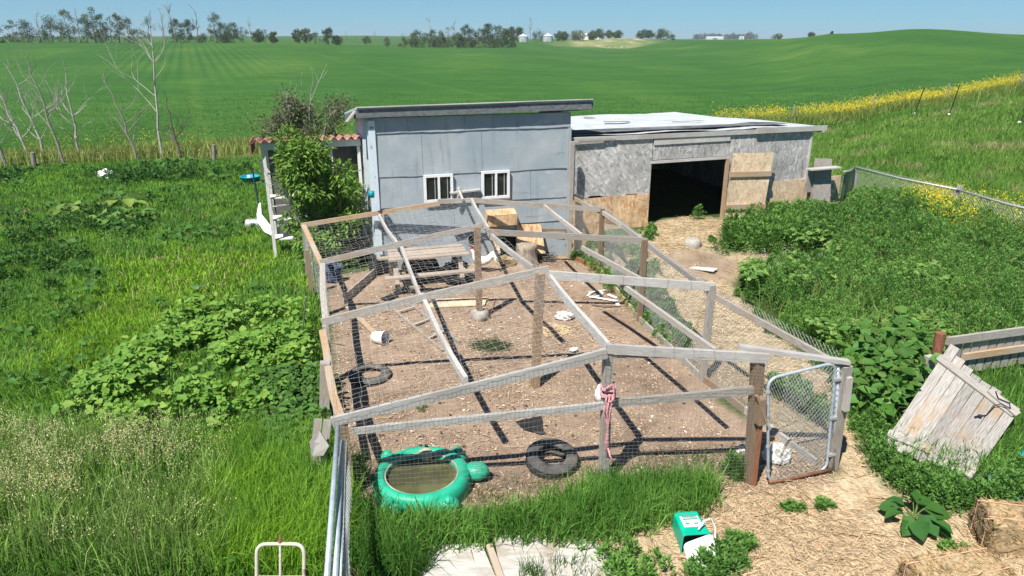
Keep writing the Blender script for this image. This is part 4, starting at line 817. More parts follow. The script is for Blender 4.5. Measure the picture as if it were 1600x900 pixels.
c = G(896, 548); crumple('cloth_scrap', (c.x, c.y, 0), .08, 'dirty_white', 'small pale rag lying under the middle ridge beam', 'rag', 8, .4)
m = MB(); q = [G(940, 456, .02), G(938, 462, .02), G(922, 463, .04), G(963, 470, .03), G(966, 478, .03), G(945, 478, .05), G(925, 476, .02)]
m.sweep(q, [(.05, .012)] * 7, 6); m.sweep([G(918, 462, .03), G(925, 456, .03), G(945, 453, .02)], [(.03, .01)] * 3, 6); m.sweep([G(964, 466, .02), G(951, 460, .03)], [(.03, .02), (.05, .02)], 6); solo(m, 'feed_bag_strip', 'dirty_white', 'twisted white strip of sacking near the right wall of the run', 'sacking', G(945, 470))
m = MB(); m.sheet((G(594, 467, .03), G(612, 459, .03), G(623, 462, .04), G(606, 470, .03)), .01); solo(m, 'rubber_mat', 'black_plastic', 'small black rubber mat in front of the picnic table', 'mat', G(608, 465))
m = MB(); q = [G(806, 660), G(846, 653), G(849, 677), G(853, 679), G(846, 680), G(834, 677), G(818, 671)]; m.sheet([p + dz * (.02 + .02 * (i % 2)) for i, p in enumerate(q)][::-1], .012); solo(m, 'black_piece', 'black_plastic', 'jagged flat black piece under the front rail of the run', 'plastic scrap', G(830, 667))  # thin jagged near-black sheet flat on the run floor
c = G(823, 415); c = Vector((c.x, c.y + .1, 0)); m = MB(); m.ring(c, 0, [(.30, -.02), (.255, .1), (.235, .25), (.23, .40), (.245, .50), (.17, .53), (.0005, .51)], 18, closed=False, jit=.09); st = solo(m, 'tree_stump', 'stump_wood', 'fat log stump standing before the coop hatch', 'stump', c, smooth=True)
m = MB(); m.sheet((SW(1.45, -.34, .25), SW(.72, -.40, .22), SW(.75, -.10, .90), SW(1.35, -.08, .92)), .015); solo(m, 'plywood_sheet', 'osb_fresh', 'orange pressed wood panel leaning on the coop wall behind the stump', 'board', SW(1.1, -.3, 0))
m = MB(); m.sheet((SW(1.93, -.25, .3), SW(1.83, -.27, .28), SW(1.85, -.06, .95), SW(2.2, -.05, .93)), .015); solo(m, 'wood_offcut', 'osb_fresh', 'narrow pressed wood offcut leaning left of the coop hatch', 'offcut', SW(1.95, -.2, 0))
c = G(782, 405); m = MB(); m.beam(G(760, 395, .1), G(797, 412, .1), .32, .2, up=(0, .2, 1)); solo(m, 'straw_flake', 'hay', 'loose flake of straw below the coop nest box', 'straw', c)
def debris(name, c, r, n, mm, lab, cat, seed, L=(.1, .3), wd=.01, hz=.06):
    rr = random.Random(seed); m = MB()
    for k in range(n):
        a = rr.uniform(0, 6.28); q = math.sqrt(rr.random()); p = Vector(c) + Vector((math.cos(a) * q * r[0], math.sin(a) * q * r[1], rr.uniform(.005, hz) * (1.15 - q))); b = rr.uniform(0, 3.14); l = rr.uniform(*L) / 2; d = Vector((math.cos(b) * l, math.sin(b) * l, rr.uniform(-.25, .25) * l))
        m.sweep([p - d, p + Vector((rr.uniform(-.02, .02), rr.uniform(-.02, .02), .012)), p + d], wd * rr.uniform(.5, 1), 4)
    return solo(m, name, mm, lab, cat, c)
c = G(866, 517); debris('twine_tangle', (c.x, c.y, 0), (.34, .28), 130, 'hay_pale', 'tangle of pale baling straw beside the middle ridge post', 'straw', 4, (.15, .4), .006, .10)
c = G(845, 410); debris('branch_pile', (c.x + .05, c.y + .15, 0), (.35, .2), 40, 'bark_dark', 'pile of dark sticks to the right of the log stump', 'sticks', 9, (.3, .7), .012, .25)
c = G(690, 452); debris('dark_sticks', (c.x - .5, c.y - .1, 0), (.7, .12), 28, 'bark_dark', 'scatter of dark sticks before the picnic table seat', 'sticks', 10, (.2, .6), .01, .05)
# black pail and blue bag in the left rear corner
c = G(588, 432); c = Vector((c.x, c.y + .15, 0)); t = thing('black_pail', 'black rubber pail beside the left end of the picnic table', 'pail', c); m = MB(); m.ring(c, 0, [(.0005, .0), (.17, .0), (.20, .42), (.19, .42), (.16, .02)], 18, closed=False); m.build('body', 'black_plastic', t, smooth=True); m = MB(); m.ring(c, .2, [(0, .40), (.015, .40), (.015, .43), (0, .43)], 18); m.build('lip', 'black_plastic', t)
c = G(520, 440); crumple('feed_sack', (c.x, c.y, 0), .24, 'navy_sack', 'dark blue feed sack slumped at the left wall of the run', 'sack', 12, 1.0)
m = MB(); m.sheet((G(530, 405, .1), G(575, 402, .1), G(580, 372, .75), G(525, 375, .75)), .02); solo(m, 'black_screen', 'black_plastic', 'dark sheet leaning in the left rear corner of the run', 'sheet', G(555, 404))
# rope on the front post
rp = thing('rope', 'pink and white rope knotted round the middle front post of the run', 'rope', V(950, 660, 7.36)); m = MB(); pc_ = V(950, 612, 7.44); zz = pc_.z
for k in range(5):
    h = [(-.075, -.075), (.075, -.08), (.08, .075), (-.08, .075)]; q = [pc_ + Vector((x * 1.05, y, .07 - .03 * k + .02 * math.sin(k * 2 + i))) for i, (x, y) in enumerate(h)]; m.sweep(rounded(q, .03, 2) + [q[0] + Vector((.0, .03, 0))], .012, 6)
m.build('coil', 'rope_pink', rp, smooth=True)
m = MB()
for (a, k) in ((946, 0), (951, 1), (956, 2)):
    m.sweep([V(a + 2, 618, 7.33), V(a - 3, 645, 7.345), V(949 + k, 662, 7.34), V(950 - 2 * k, 690, 7.345), V(949 + k, 715, 7.34)], .010, 6)
m.sweep([V(950, 700, 7.33), V(953, 712, 7.30), V(958, 722, 7.28)], .012, 6); m.sweep(rounded([V(945, 608, 7.33), V(958, 600, 7.33), V(960, 622, 7.33), V(952, 630, 7.32)], .03, 3), .011, 6); m.build('strand', 'rope_pink', rp, smooth=True)
# ================================================================== things lying and standing about the yard
# chain link fence rails that run from the corner of the run towards the camera
c = V(527, 700, 7.0); fn = thing('chain_link_fence', 'low chain link fence with two pale blue pipes beside the front left post', 'fence', Vector((c.x, c.y, 0)))
for k, (a, b) in enumerate(((V(528, 668, 6.99), V(510, 915, 4.65)), (V(535, 690, 6.97), V(523, 915, 4.67)), (V(537, 700, 6.95), V(532, 915, 4.69)))):
    m = MB(); m.sweep([a, b], (.028, .026, .012)[k], 10); m.build('top_pipe' if k < 2 else 'tension_wire', 'galv_pipe', fn, smooth=True)
wires('chain_link_mesh', chainlink(Vector((-1.86, 6.9, 0)), Vector((-1.40, 4.6, 0)), .95, .95, .075, 9), .0024, 'galv', fn)
# cream tubular handle of a hand truck
hc = V(438, 850, 5.0); hc0 = Vector((hc.x, hc.y - .35, 0)); ht = thing('hand_truck', 'upright cream hand truck with a rusty tubular handle in the long grass', 'hand truck', hc0)
w2 = .205; top = hc.z
m = MB(); m.sweep([Vector((hc0.x - w2, hc0.y, .06))] + rounded([Vector((hc0.x - w2, hc0.y, .06)), Vector((hc.x - w2, hc.y, top)), Vector((hc.x + w2, hc.y, top)), Vector((hc0.x + w2, hc0.y, .06))], .09)[6:18] + [Vector((hc0.x + w2, hc0.y, .06))], .0165, 10); m.build('frame', 'cream_metal', ht, smooth=True)
m = MB(); m.sweep([Vector((hc0.x, hc0.y, .06)), Vector((hc.x, hc.y, top)) ], .013, 8); m.build('centre_bar', 'cream_metal', ht)
m = MB(); m.sweep([Vector((hc.x, hc.y - .0, top + .01)), Vector((hc.x + .0, hc.y + .03, top + .075))], [.016, .011], 6); m.build('hook', 'rust', ht)
for z in (.15, .5, .8):
    q = hc0.lerp(Vector((hc.x, hc.y, top)), z / top); m = MB(); m.beam(Vector((hc.x - w2, q.y, z)), Vector((hc.x + w2, q.y, z)), .012, .035); m.build('cross_bar', 'cream_metal', ht)
m = MB(); m.box((hc0.x, hc0.y - .12, .03), (.42, .24, .012)); m.build('toe_plate', 'rust', ht)
for s in (-1, 1):
    wc_ = Vector((hc0.x + s * .26, hc0.y + .12, .11)); m = MB(); m.ring(wc_, .075, [(-.03, -.02), (.03, -.02), (.034, 0), (.03, .02), (-.03, .02)], 20, axis=(1, 0, 0)); m.build('wheel', 'rubber', ht, smooth=True)
# ground slabs
slab = []
for i, (pts, lab) in enumerate((([(652, 905), (672, 852), (752, 848), (776, 905)], 'pale flat wooden sheet on the ground, left one, half in grass'), ([(772, 838), (880, 830), (935, 850), (1000, 905), (784, 905)], 'wider pale wooden sheet on the ground beside the straw'))):
    m = MB(); q = [G(x, y, .035 + .005 * i) for x, y in pts]; m.sheet(q[::-1], .025); o = solo(m, 'ground_sheet', 'sheet_board', lab, 'board', q[0], 'pale boards lying by the grass')
    if i and m.v[0]: pass
m = MB(); m.beam(G(764, 852, .04), G(783, 905, .045), .07, .04); solo(m, 'batten_strip', 'wood_tan', 'thin tan batten between the two pale ground sheets', 'batten', G(764, 852))
# green pail with its white lid hanging open
pb_ = G(1079, 851); pb_ = Vector((pb_.x, pb_.y, 0)); pk = thing('litter_pail', 'bright green plastic pail lying open with its white lid on the straw', 'pail', pb_)
pax = Vector((-.10, 1, .05)).normalized(); pe = Vector((1, .10, 0)).normalized(); pu = pe.cross(pax).normalized()
def PB(a, b, c_): return pb_ + Vector((0, 0, .135)) + pax * a + pe * b + pu * c_
def rrect(a, wx, wz, r, n=4): return [Vector(p) for p in rounded([PB(a, -wx, -wz), PB(a, wx, -wz), PB(a, wx, wz), PB(a, -wx, wz)], r, n)]
sec = [(.235, .115, .095), (.225, .135, .115), (.20, .14, .12), (.18, .138, .118), (-.10, .150, .128), (-.11, .158, .134), (-.15, .160, .136), (-.15, .150, .126), (.19, .128, .108)]
m = MB(); vs = []; K = None
for a, wx, wz in sec: q = rrect(a, wx, wz, .035); K = len(q); vs += q
fs = [(i * K + j, i * K + (j + 1) % K, (i + 1) * K + (j + 1) % K, (i + 1) * K + j) for i in range(len(sec) - 1) for j in range(K)] + [tuple(range(K)), tuple(range(len(vs) - 1, len(vs) - K - 1, -1))]
m.add(vs, fs); m.build('body', 'bucket_green', pk)
m = MB(); m.sheet((PB(-.03, -.105, .1315), PB(-.03, .105, .1315), PB(.15, .10, .1235), PB(.15, -.10, .1235)), .002); lb_ = m.build('label', 'label_white', pk)
m = MB()
for a, b0, b1, wd in ((.135, -.08, .08, .010), (.115, -.09, .09, .004), (.092, -.085, .085, .014), (.02, -.075, -.03, .022), (.02, .02, .07, .02), (.05, -.06, -.045, .014)):
    m.beam(PB(a, b0, .1335), PB(a, b1, .1335), wd, .0015, up=pu)
m.build('print', 'print_grey', lb_)
m = MB()
for k in range(7): m.beam(PB(.175, -.09 + k * .027, .1225), PB(.175, -.075 + k * .027, .1225), .014, .0015, up=pu)
m.build('lettering', 'print_grey', pk)
lp = [PB(-.165, -.145, .02), PB(-.165, .15, .135), Vector((pb_.x + .20, pb_.y - .37, .035)), Vector((pb_.x - .10, pb_.y - .47, .03))]
m = MB(); q = rounded(lp, .05, 4); m.sheet(q, .014); ld = m.build('lid', 'white_plastic', pk)
m = MB(); m.sweep(q + [q[0]], .012, 6); m.build('lid_rim', 'white_plastic', ld, smooth=True)
m = MB(); m.sweep([PB(-.11, .02, .16), PB(-.05, .10, .22), PB(-.0, .19, .20), PB(-.02, .245, .10), PB(-.10, .23, -.02), PB(-.12, .165, -.03)], .010, 7); m.build('handle', 'white_plastic', pk, smooth=True)
# hay bales in the lower right corner
def bale(c, L, W_, Hh, rz, lab, seed):
    r = random.Random(seed); m = MB(); Mz = Matrix.Rotation(rz, 3, 'Z'); c = Vector(c); nx, ny, nz = 14, 8, 8; idx = {}; vs = []; fs = []
    def vid(i, j, k):
        if (i, j, k) not in idx:
            p = [(i / nx - .5) * L, (j / ny - .5) * W_, k / nz * Hh]; e = [min(i, nx - i), min(j, ny - j), min(k, nz - k)]; edge = sum(q == 0 for q in e)
            sh = 1 - .035 * (edge - 1); p = Vector((p[0] * sh, p[1] * sh, (p[2] - Hh / 2) * sh + Hh / 2)) + Vector([r.uniform(-.022, .022) for _ in range(3)])
            idx[(i, j, k)] = len(vs); vs.append(c + Mz @ p)
        return idx[(i, j, k)]
    for k in (0, nz):
        for i in range(nx):
            for j in range(ny): fs.append((vid(i, j, k), vid(i + 1, j, k), vid(i + 1, j + 1, k), vid(i, j + 1, k)))
    for j in (0, ny):
        for i in range(nx):
            for k in range(nz): fs.append((vid(i, j, k), vid(i + 1, j, k), vid(i + 1, j, k + 1), vid(i, j, k + 1)))
    for i in (0, nx):
        for j in range(ny):
            for k in range(nz): fs.append((vid(i, j, k), vid(i, j + 1, k), vid(i, j + 1, k + 1), vid(i, j, k + 1)))
    m.add(vs, fs); t = thing('hay_bale', lab, 'bale', c, 'hay bales in the corner'); m.build('body', 'hay', t, smooth=True)
    N = 1500; fc = rng.integers(0, 3, N); P = rng.uniform(-.5, .5, (N, 3)); s_ = np.sign(rng.uniform(-1, 1, N)); P[np.arange(N), fc] = .495 * s_; P[fc == 2, 2] = .495
    P = P * np.array([L, W_, Hh]); P[:, 2] += Hh / 2; Rm = np.array(Mz); d = rng.normal(0, 1, (N, 3)); d[np.arange(N), fc] *= .35; ln = rng.uniform(.05, .16, N)
    nr = np.zeros((N, 3)); nr[np.arange(N), fc] = s_; Pw = P @ Rm.T + np.array(c)
    bulk('loose_straw', [leaves(Pw - (unit(d) @ Rm.T) * ln[:, None] / 2, d @ Rm.T, nr @ Rm.T + rng.normal(0, .4, (N, 3)), ln, np.full(N, .006), tint(N, (.40, .29, .14), .4))], 'straw_bits', t)['kind'] = 'stuff'
    for s in (-.22, .22):
        q = [c + Mz @ Vector((x, s * W_ * 1.4, z)) for x, z in ((-L / 2 - .01, .0), (-L / 2 - .01, Hh + .01), (L / 2 + .01, Hh + .01), (L / 2 + .01, 0))]; m2 = MB(); m2.sweep(q, .006, 5); m2.build('twine', 'twine', t)
b0 = G(1555, 868); bale((b0.x + .42, b0.y + .12, 0), 1.0, .46, .42, R(-12), 'brown hay bale tied with twine, nearest the blue tarp', 21)
b0 = G(1470, 905); bale((b0.x + .02, b0.y - .16, 0), .95, .46, .30, R(14), 'flat pale hay bale at the bottom edge, before the other bales', 22)
b0 = G(1600, 900); bale((b0.x + .5, b0.y - .2, 0), .95, .46, .40, R(75), 'dark cut hay bale in the lower right corner of the yard', 23)
# blue tarp
m = MB(); c = G(1606, 785); n = 9
vs = [Vector((c.x - .28 + .07 * i, c.y - .10 + .06 * j, .04 + .09 * abs(math.sin(i * 1.3 + j * .9)) + RND.uniform(0, .05))) for j in range(9) for i in range(n)]; m.add(vs, [(j * n + i, j * n + i + 1, (j + 1) * n + i + 1, (j + 1) * n + i) for j in range(8) for i in range(n - 1)])
solo(m, 'blue_tarp', 'blue_tarp', 'crumpled bright blue tarp behind the hay bales at the right edge', 'tarp', Vector((c.x, c.y, 0)), smooth=True)
m = MB(); c = G(1645, 745); vs = [Vector((c.x - .25 + .06 * i, c.y - .10 + .07 * j, .02 + .14 * abs(math.sin(i * 1.1 + j * .7)) + RND.uniform(0, .05))) for j in range(7) for i in range(n)]; m.add(vs, [(j * n + i, j * n + i + 1, (j + 1) * n + i + 1, (j + 1) * n + i) for j in range(6) for i in range(n - 1)])
solo(m, 'blue_sheet', 'turquoise', 'pale blue plastic sheet in the grass beside the leaning plank gate', 'sheet', Vector((c.x, c.y, 0)), smooth=True)
# the leaning plank gate
TL, TR_, BLc, BRc = Vector((6.40, 9.45, .95)), Vector((7.05, 8.62, .40)), Vector((4.97, 8.2, .05)), Vector((5.74, 7.5, .03))
def PQ(u, v): return (TL * (1 - u) + TR_ * u) * (1 - v) + (BLc * (1 - u) + BRc * u) * v
un = (TR_ - TL).cross(BLc - TL).normalized(); un = un if un.y < 0 else -un; ul = (BLc - TL).length
pg = thing('plank_gate', 'old plank gate torn off and leaning askew on the picket fence', 'gate', Vector((BLc.x + .3, BLc.y, 0)))
npk = 8
for k in range(npk):
    u = (k + .5) / npk; m = MB(); m.beam(PQ(u, RND.uniform(-.02, .03) + (.03 if k else -.03)), PQ(u, 1 + RND.uniform(-.015, .02)), 1.13 / npk - .01, .022, up=un); m.build('plank', 'plank_old', pg)
for v, a, b, mm in ((.15, -.03, .97, 'wood_grey'), (.90, -.03, .5, 'plank_old')):
    m = MB(); m.beam(PQ(a, v) + un * .032, PQ(b, v + .005) + un * .032, .12, .035, up=un); m.build('batten', mm, pg)
m = MB(); m.beam(PQ(.62, .12) + un * .066, PQ(1.0, .15) + un * .068, .10, .03, up=un); m.build('batten', 'plank_old', pg)
m = MB(); kk = lambda u, v, o=.055: PQ(u, v / ul) + un * o
m.sweep([kk(.68, .22, .09), kk(.74, .32, .10), kk(.86, .26, .11), kk(.90, .34, .1), kk(.80, .38, .1), kk(.76, .45, .06), kk(.75, .72, .03), kk(.70, .80, .04)], .008, 5); m.build('strap', 'black_plastic', pg, smooth=True)
m = MB(); m.blob(kk(.70, .82, .03), (.03, .03, .03), 8, 6).sweep([kk(.70, .80, .03), kk(.66, .9, .04)], .012, 5); m.build('buckle', 'black_plastic', pg)
# picket fence behind it
pf0, pf1 = V(1480, 533, 10.1), V(1660, 512, 10.75); pf = thing('picket_fence', 'low grey picket fence with close boards behind the leaning gate', 'fence', Vector((pf0.x, pf0.y, 0)))
pd_ = (pf1 - pf0); pd_.z = 0; pl = pd_.length; pd_.normalize(); zt = pf0.z
m = MB(); m.beam(Vector((pf0.x, pf0.y, zt)), Vector((pf0.x, pf0.y, zt)) + pd_ * (pl + 1), .05, .13); m.build('top_rail', 'wood_grey', pf)
m = MB(); m.beam(Vector((pf0.x, pf0.y, .42)) + pd_ * .4, Vector((pf0.x, pf0.y, .42)) + pd_ * (pl + 1), .05, .11); m.build('lower_rail', 'wood_tan', pf)
for k in range(15):
    q = Vector((pf0.x, pf0.y + .045, 0)) + pd_ * (.12 + k * .175); m = MB(); m.beam(q + dz * .1, q + dz * (zt + .03 + RND.uniform(-.01, .01)), .14, .02, up=(-pd_.y, pd_.x, 0)); m.build('picket', 'wood_grey', pf)
q = V(1464, 560, 10.0); m = MB(); m.sweep([Vector((q.x, q.y, -.05)), V(1470, 520, 10.0)], .075, 12); solo(m, 'round_post', 'red_post', 'red-brown round fence post at the end of the picket fence', 'post', Vector((q.x, q.y, 0)))
q = V(1454, 580, 9.85); m = MB(); m.beam(Vector((q.x, q.y, -.05)), V(1453, 556, 9.85), .12, .10, up=UY); solo(m, 'short_post', 'wood_grey', 'short grey square post left of the red-brown post', 'post', Vector((q.x, q.y, 0)))
# boards, cap and posts at the left of the run
c = G(500, 716); t = thing('scrap_boards', 'bundle of grey board ends with a pale pointed cap at the left front post', 'scrap wood', Vector((c.x, c.y, 0)))
for a, b in (((488, 712), (497, 655)), ((502, 708), (512, 656))):
    m = MB(); m.beam(V(a[0], a[1] + 30, 7.45), V(b[0], b[1], 7.6), .09, .05, up=UY); m.build('board', 'wood_grey', t)
m = MB(); q = [V(483, 690, 7.35), V(488, 712, 7.33), V(505, 712, 7.33), V(514, 697, 7.35), V(499, 673, 7.42)]; m.sheet(q, .02); m.build('cap', 'wood_pale', t)
m = MB(); m.sweep([G(472, 528, .02), V(478, 464, 10.9)], .012, 6); solo(m, 'garden_stake', 'wood_grey', 'thin grey stake leaning in the grass left of the run', 'stake', G(472, 528))
# the items left of the porch
c = G(393, 290); c = Vector((c.x, c.y, .0)); t = thing('turquoise_tub', 'turquoise plastic tub standing in the grass left of the porch', 'tub', c)
m = MB(); m.ring(c, 0, [(.0005, .0), (.26, .0), (.34, .32), (.37, .34), (.37, .37), (.32, .36), (.27, .06), (.0005, .05)], 24, closed=False); m.build('body', 'turquoise', t, smooth=True)
m = MB(); m.box(c + Vector((.06, -.30, .40)), (.12, .06, .10), .1); m.build('tag', 'white_plastic', t)
p0_, p1_ = G(423, 368, .02), V(394, 262, 19.0); t = thing('snow_shovel', 'snow shovel with a dark handle and white scoop left of the porch', 'shovel', Vector((p0_.x, p0_.y, 0)))
sh_ = V(404, 320, 18.9); m = MB(); m.sweep([V(417, 352, 18.75), sh_, p1_], .022, 7); m.build('handle', 'navy', t)
m = MB(); vs = [V(404, 318, 18.86), V(407, 316, 18.86), V(409, 335, 18.8), V(427, 358, 18.6), V(424, 368, 18.5), V(413, 362, 18.55), V(402, 346, 18.7), V(401, 334, 18.8)]; m.sheet(vs[::-1], .012); m.build('scoop', 'white_plastic', t)
c = G(398, 360); c = Vector((c.x, c.y + .1, 0)); t = thing('grey_drum', 'dull grey plastic drum lying on its side behind the shovel', 'drum', c); m = MB(); ax = Vector((1, .15, .0)).normalized(); m.ring(c + Vector((-.0, 0, .16)), 0, [(.0005, -.26), (.13, -.26), (.155, -.23), (.16, 0), (.155, .23), (.13, .26), (.0005, .26)], 20, axis=ax, closed=False); m.build('body', 'galv', t, smooth=True)
m = MB()
for h in (-.12, .12): m.ring(c + Vector((0, 0, .16)), .158, [(0, h - .012), (.01, h), (0, h + .012)], 20, axis=ax)
m.build('rib', 'galv', t, smooth=True)
c = G(166, 281); crumple('white_sack', (c.x, c.y, 0), .30, 'white_plastic', 'white sack lying in the grass before the back fence', 'sack', 31, .75)
c = SW(WD + .05, -.35, 0); m = MB(); m.ring(c + dz * 1.93, 0, [(.0005, -.07), (.06, -.07), (.07, .07), (.0005, .07)], 14, closed=False); solo(m, 'blue_can', 'turquoise', 'small bright blue can hanging by the coop corner board', 'can', c + dz * 1.83, smooth=True)
# concrete lump with a weed near the barn door
c = GT(1083, 384); c = Vector((c.x, c.y, c.z)); m = MB(); m.ring(c, 0, [(.20, -.02), (.21, .07), (.18, .15), (.10, .19), (.07, .13), (.0005, .12)], 16, closed=False, jit=.08); solo(m, 'concrete_lump', 'concrete', 'round concrete lump with a weed before the barn doorway', 'concrete', c, smooth=True)
m = MB(); c = GT(1097, 420); zq = c.z; m.sheet([G(1075, 419, zq + .03), G(1115, 424, zq + .03), G(1122, 419, zq + .05), G(1085, 416, zq + .05)], .015); solo(m, 'pale_plank', 'wood_pale', 'pale plank end lying across the dirt path', 'plank', c)
# plank stand by the barn's right end
ps0 = BW(5.75, -.55, 0); t = thing('plank_stand', 'grey plank stand with a crossboard leaning at the barn end', 'stand', ps0)
for k in (0, 1):
    m = MB(); a = BW(5.42 + k * .30, -.62, -.05); b = BW(5.62 + k * .31, -.12, 1.74 - .02 * k); m.beam(a, b, .28, .04, up=UY); m.build('plank', 'wood_grey', t)
m = MB(); m.beam(BW(5.05, -.42, 1.48), BW(6.12, -.42, 1.50), .26, .035); m.build('cross_board', 'wood_pale', t)
m = MB(); m.beam(BW(5.15, -.30, 1.10), BW(5.5, -.30, 1.10), .03, .62).beam(BW(5.36, -.34, .5), BW(5.38, -.34, 1.46), .05, .05, up=UY); m.build('bracket', 'wood_grey', t)
# ------------------------------------------------------------------ fences
cq = BW(6.65, -.1, 0); cf = [Vector((cq.x, cq.y, 0)), Vector((11.5, 23.6, 0)), G(1487, 348), Vector((13.75, 17.0, 0)), Vector((14.4, 14.5, 0))]
cf[2] = Vector((12.85, 20.1, 0)); cfh = 1.0
rf = thing('chain_link_fence', 'long sagging chain link fence with a pipe rail before the yellow weeds', 'fence', Vector((12.8, 20, 0)))
for i, (a, b) in enumerate(zip(cf[:-1], cf[1:])):
    m = MB(); za, zb_ = gz(a.x, a.y), gz(b.x, b.y); m.sweep([a + dz * (cfh + za + (.15 if i < 1 else 0)), a.lerp(b, .5) + dz * (cfh - .04 + (za + zb_) / 2 + (.06 if i < 1 else 0)), b + dz * (cfh + zb_)], .03, 8); m.build('top_pipe', 'galv', rf, smooth=True)
    wires('chain_link_mesh', chainlink(a, b, cfh + .06 + za, cfh + .06 + zb_, .085, i), .0038, 'galv', rf)
for i, q in enumerate(cf[1:]):
    m = MB(); m.beam(q - dz * .1, q + Vector((.08, .03, cfh + (.0, .22, .1, .1)[i])), .10, .10, up=UY); m.build('post', 'wood_pale', rf)
bf = thing('field_fence', 'old wire fence on leaning grey posts along the crop, left of the barn', 'fence', far(200, 33))
fp = []
for (px, py, top, wd) in ((-140, 283, 255, .16), (55, 268, 238, .17), (335, 256, 226, .15), (470, 250, 222, .12)):
    a = G(px, py); b = V(px - (4 if px == 55 else 1), top, a.y); m = MB(); m.sweep([a - dz * .1, b], [wd * .62, wd * .5], 9); m.build('post', 'bark_grey', bf); fp.append((a, b))
for k in (.55, .85):
    wires('wire', [(tuple(fp[i][0].lerp(fp[i][1], k)), tuple(fp[i + 1][0].lerp(fp[i + 1][1], k))) for i in range(3)], .004, 'wire_dark', bf)
rb = thing('field_fence', 'wire fence on pale posts through the yellow flowers, right of the barn', 'fence', far(1400, 50)); fp = []
for (px, Yd, h_, mm, wd) in ((1130, 43.5, 1.0, 'bark_grey', .06), (1241, 46, 1.25, 'bark_grey', .075), (1366, 48.3, 1.3, 'bark_grey', .075), (1478, 50, 1.5, 'bark_grey', .08), (1590, 52, 1.25, 'bark_grey', .08), (1720, 55, 1.25, 'bark_grey', .08)):
    a = far(px, Yd - .5); m = MB(); b = a + Vector((RND.uniform(-.03, .08), 0, h_)); m.sweep([a - dz * .1, b], [wd, wd * .9], 7); m.build('post', mm, rb); fp.append((a, b))
for k in (.4, .65, .9): wires('wire', [(tuple(fp[i][0].lerp(fp[i][1], k)), tuple(fp[i + 1][0].lerp(fp[i + 1][1], k))) for i in range(5)], .005, 'wire_dark', rb)
for px, Yd, h_, top, lab in ((1429, 44, 1.75, 8, 'dark steel fence stake with a white insulator, nearer the barn'), (1483, 42.5, 1.95, 7, 'tallest dark steel stake beside a pale fence post on the pasture'), (1592, 37, 1.0, 6, 'short dark steel stake low on the pasture at the right edge')):
    a = far(px, Yd); t = thing('steel_stake', lab, 'stake', a, 'steel stakes in the pasture'); m = MB(); m.beam(a - dz * .1, a + Vector((top * .045, 0, h_)), .045, .035, up=UY); m.build('stake', 'black_plastic', t); m = MB(); m.blob(a + Vector((.0, -.05, .25)), (.10, .06, .07), 8, 6); m.build('insulator', 'white_plastic', t)
m = MB(); a = G(12, 268); m.sweep([a, a + Vector((-.30, .1, 1.2))], .018, 6); solo(m, 'garden_hose_stake', 'galv', 'thin pale stake leaning at the far left of the back fence', 'stake', a)
# ================================================================== plants
def scatter(n, poly, soft=.25, keep=None):                          # random points in a ground polygon
    q = np.array(poly); lo, hi = q.min(0), q.max(0); out = []
    while sum(len(o) for o in out) < n:
        p = rng.uniform(lo, hi, (max(2000, n), 2)); sd_ = poly_sd(p[:, 0], p[:, 1], poly); k = sd_ + rng.uniform(-abs(soft), soft if soft > 0 else 0, len(p)) > 0
        if keep is not None: k &= keep(p[:, 0], p[:, 1]) > rng.uniform(0, 1, len(p))
        out.append(p[k])
        if len(out) > 60: break
    p = np.concatenate(out)[:n]; return p
def P3(p, dz_=0.0): return np.stack([p[:, 0], p[:, 1], ground_z(p[:, 0], p[:, 1]) + dz_ - .01], 1)
def grass(p, h, w_, base, var=.3, lean=.55, hv=.35):
    n = len(p); hh = h * rng.uniform(1 - hv, 1 + hv, n); a = rng.uniform(0, 6.283, n); l = np.abs(rng.normal(0, lean, n)).clip(0, 1.1)
    clump = np.stack([vnoise(p[:, 0] * 1.7, p[:, 1] * 1.7, 77) - .5, vnoise(p[:, 0] * 1.7, p[:, 1] * 1.7, 78) - .5], 1) * .45
    return blades(P3(p), hh, w_ * rng.uniform(.7, 1.3, n), np.stack([np.cos(a), np.sin(a)], 1) * l[:, None] + clump, tint(n, base, var) if np.ndim(base) == 1 else base * (1 + rng.uniform(-var, var, (n, 1))))
def mixc(t, a, b): t = np.clip(t, 0, 1)[:, None]; return np.array(a)[None] * (1 - t) + np.array(b)[None] * t
LIME, MIDG, DARKG, BLUEG, OLIVE, TAN = (.27, .48, .04), (.19, .385, .055), (.13, .29, .05), (.050, .135, .040), (.17, .21, .06), (.42, .34, .18)
left_edge = [(528, 905), (536, 790), (508, 700), (496, 560), (490, 470), (482, 400), (446, 383), (420, 372), (424, 262)]
meadow = pxpoly([(-420, 905)] + left_edge + [(440, 250), (200, 256), (-300, 280), (-900, 420)])
bright = pxpoly([(180, 400), (330, 395), (430, 405), (410, 450), (330, 490), (200, 540), (120, 585), (20, 590), (60, 545), (150, 480)])
broad = pxpoly([(255, 545), (310, 505), (385, 492), (425, 530), (455, 590), (450, 650), (400, 690), (330, 700), (250, 695), (175, 655), (150, 620), (190, 580)])
seedy = pxpoly([(-300, 740), (0, 705), (80, 698), (200, 700), (280, 706), (330, 760), (345, 905), (-300, 905)])
def green(p):                                                        # the mottled colour of the meadow
    x, y = p[:, 0], p[:, 1]; a = fbm(x * .55, y * .55, 31); b = fbm(x * 1.6, y * 1.6, 37); c = mixc((a - .38) * 3.2, DARKG, MIDG); c = c + (mixc((b - .45) * 3, MIDG, LIME) - c) * np.clip((b - .45) * 3, 0, .75)[:, None]
    k = sstep(-.5, .5, poly_sd(x, y, bright) + (b - .5) * 1.6); c = c + (np.array(LIME)[None] * (.85 + .3 * rng.random((len(p), 1))) - c) * (k * .9)[:, None]
    return c
parts = []
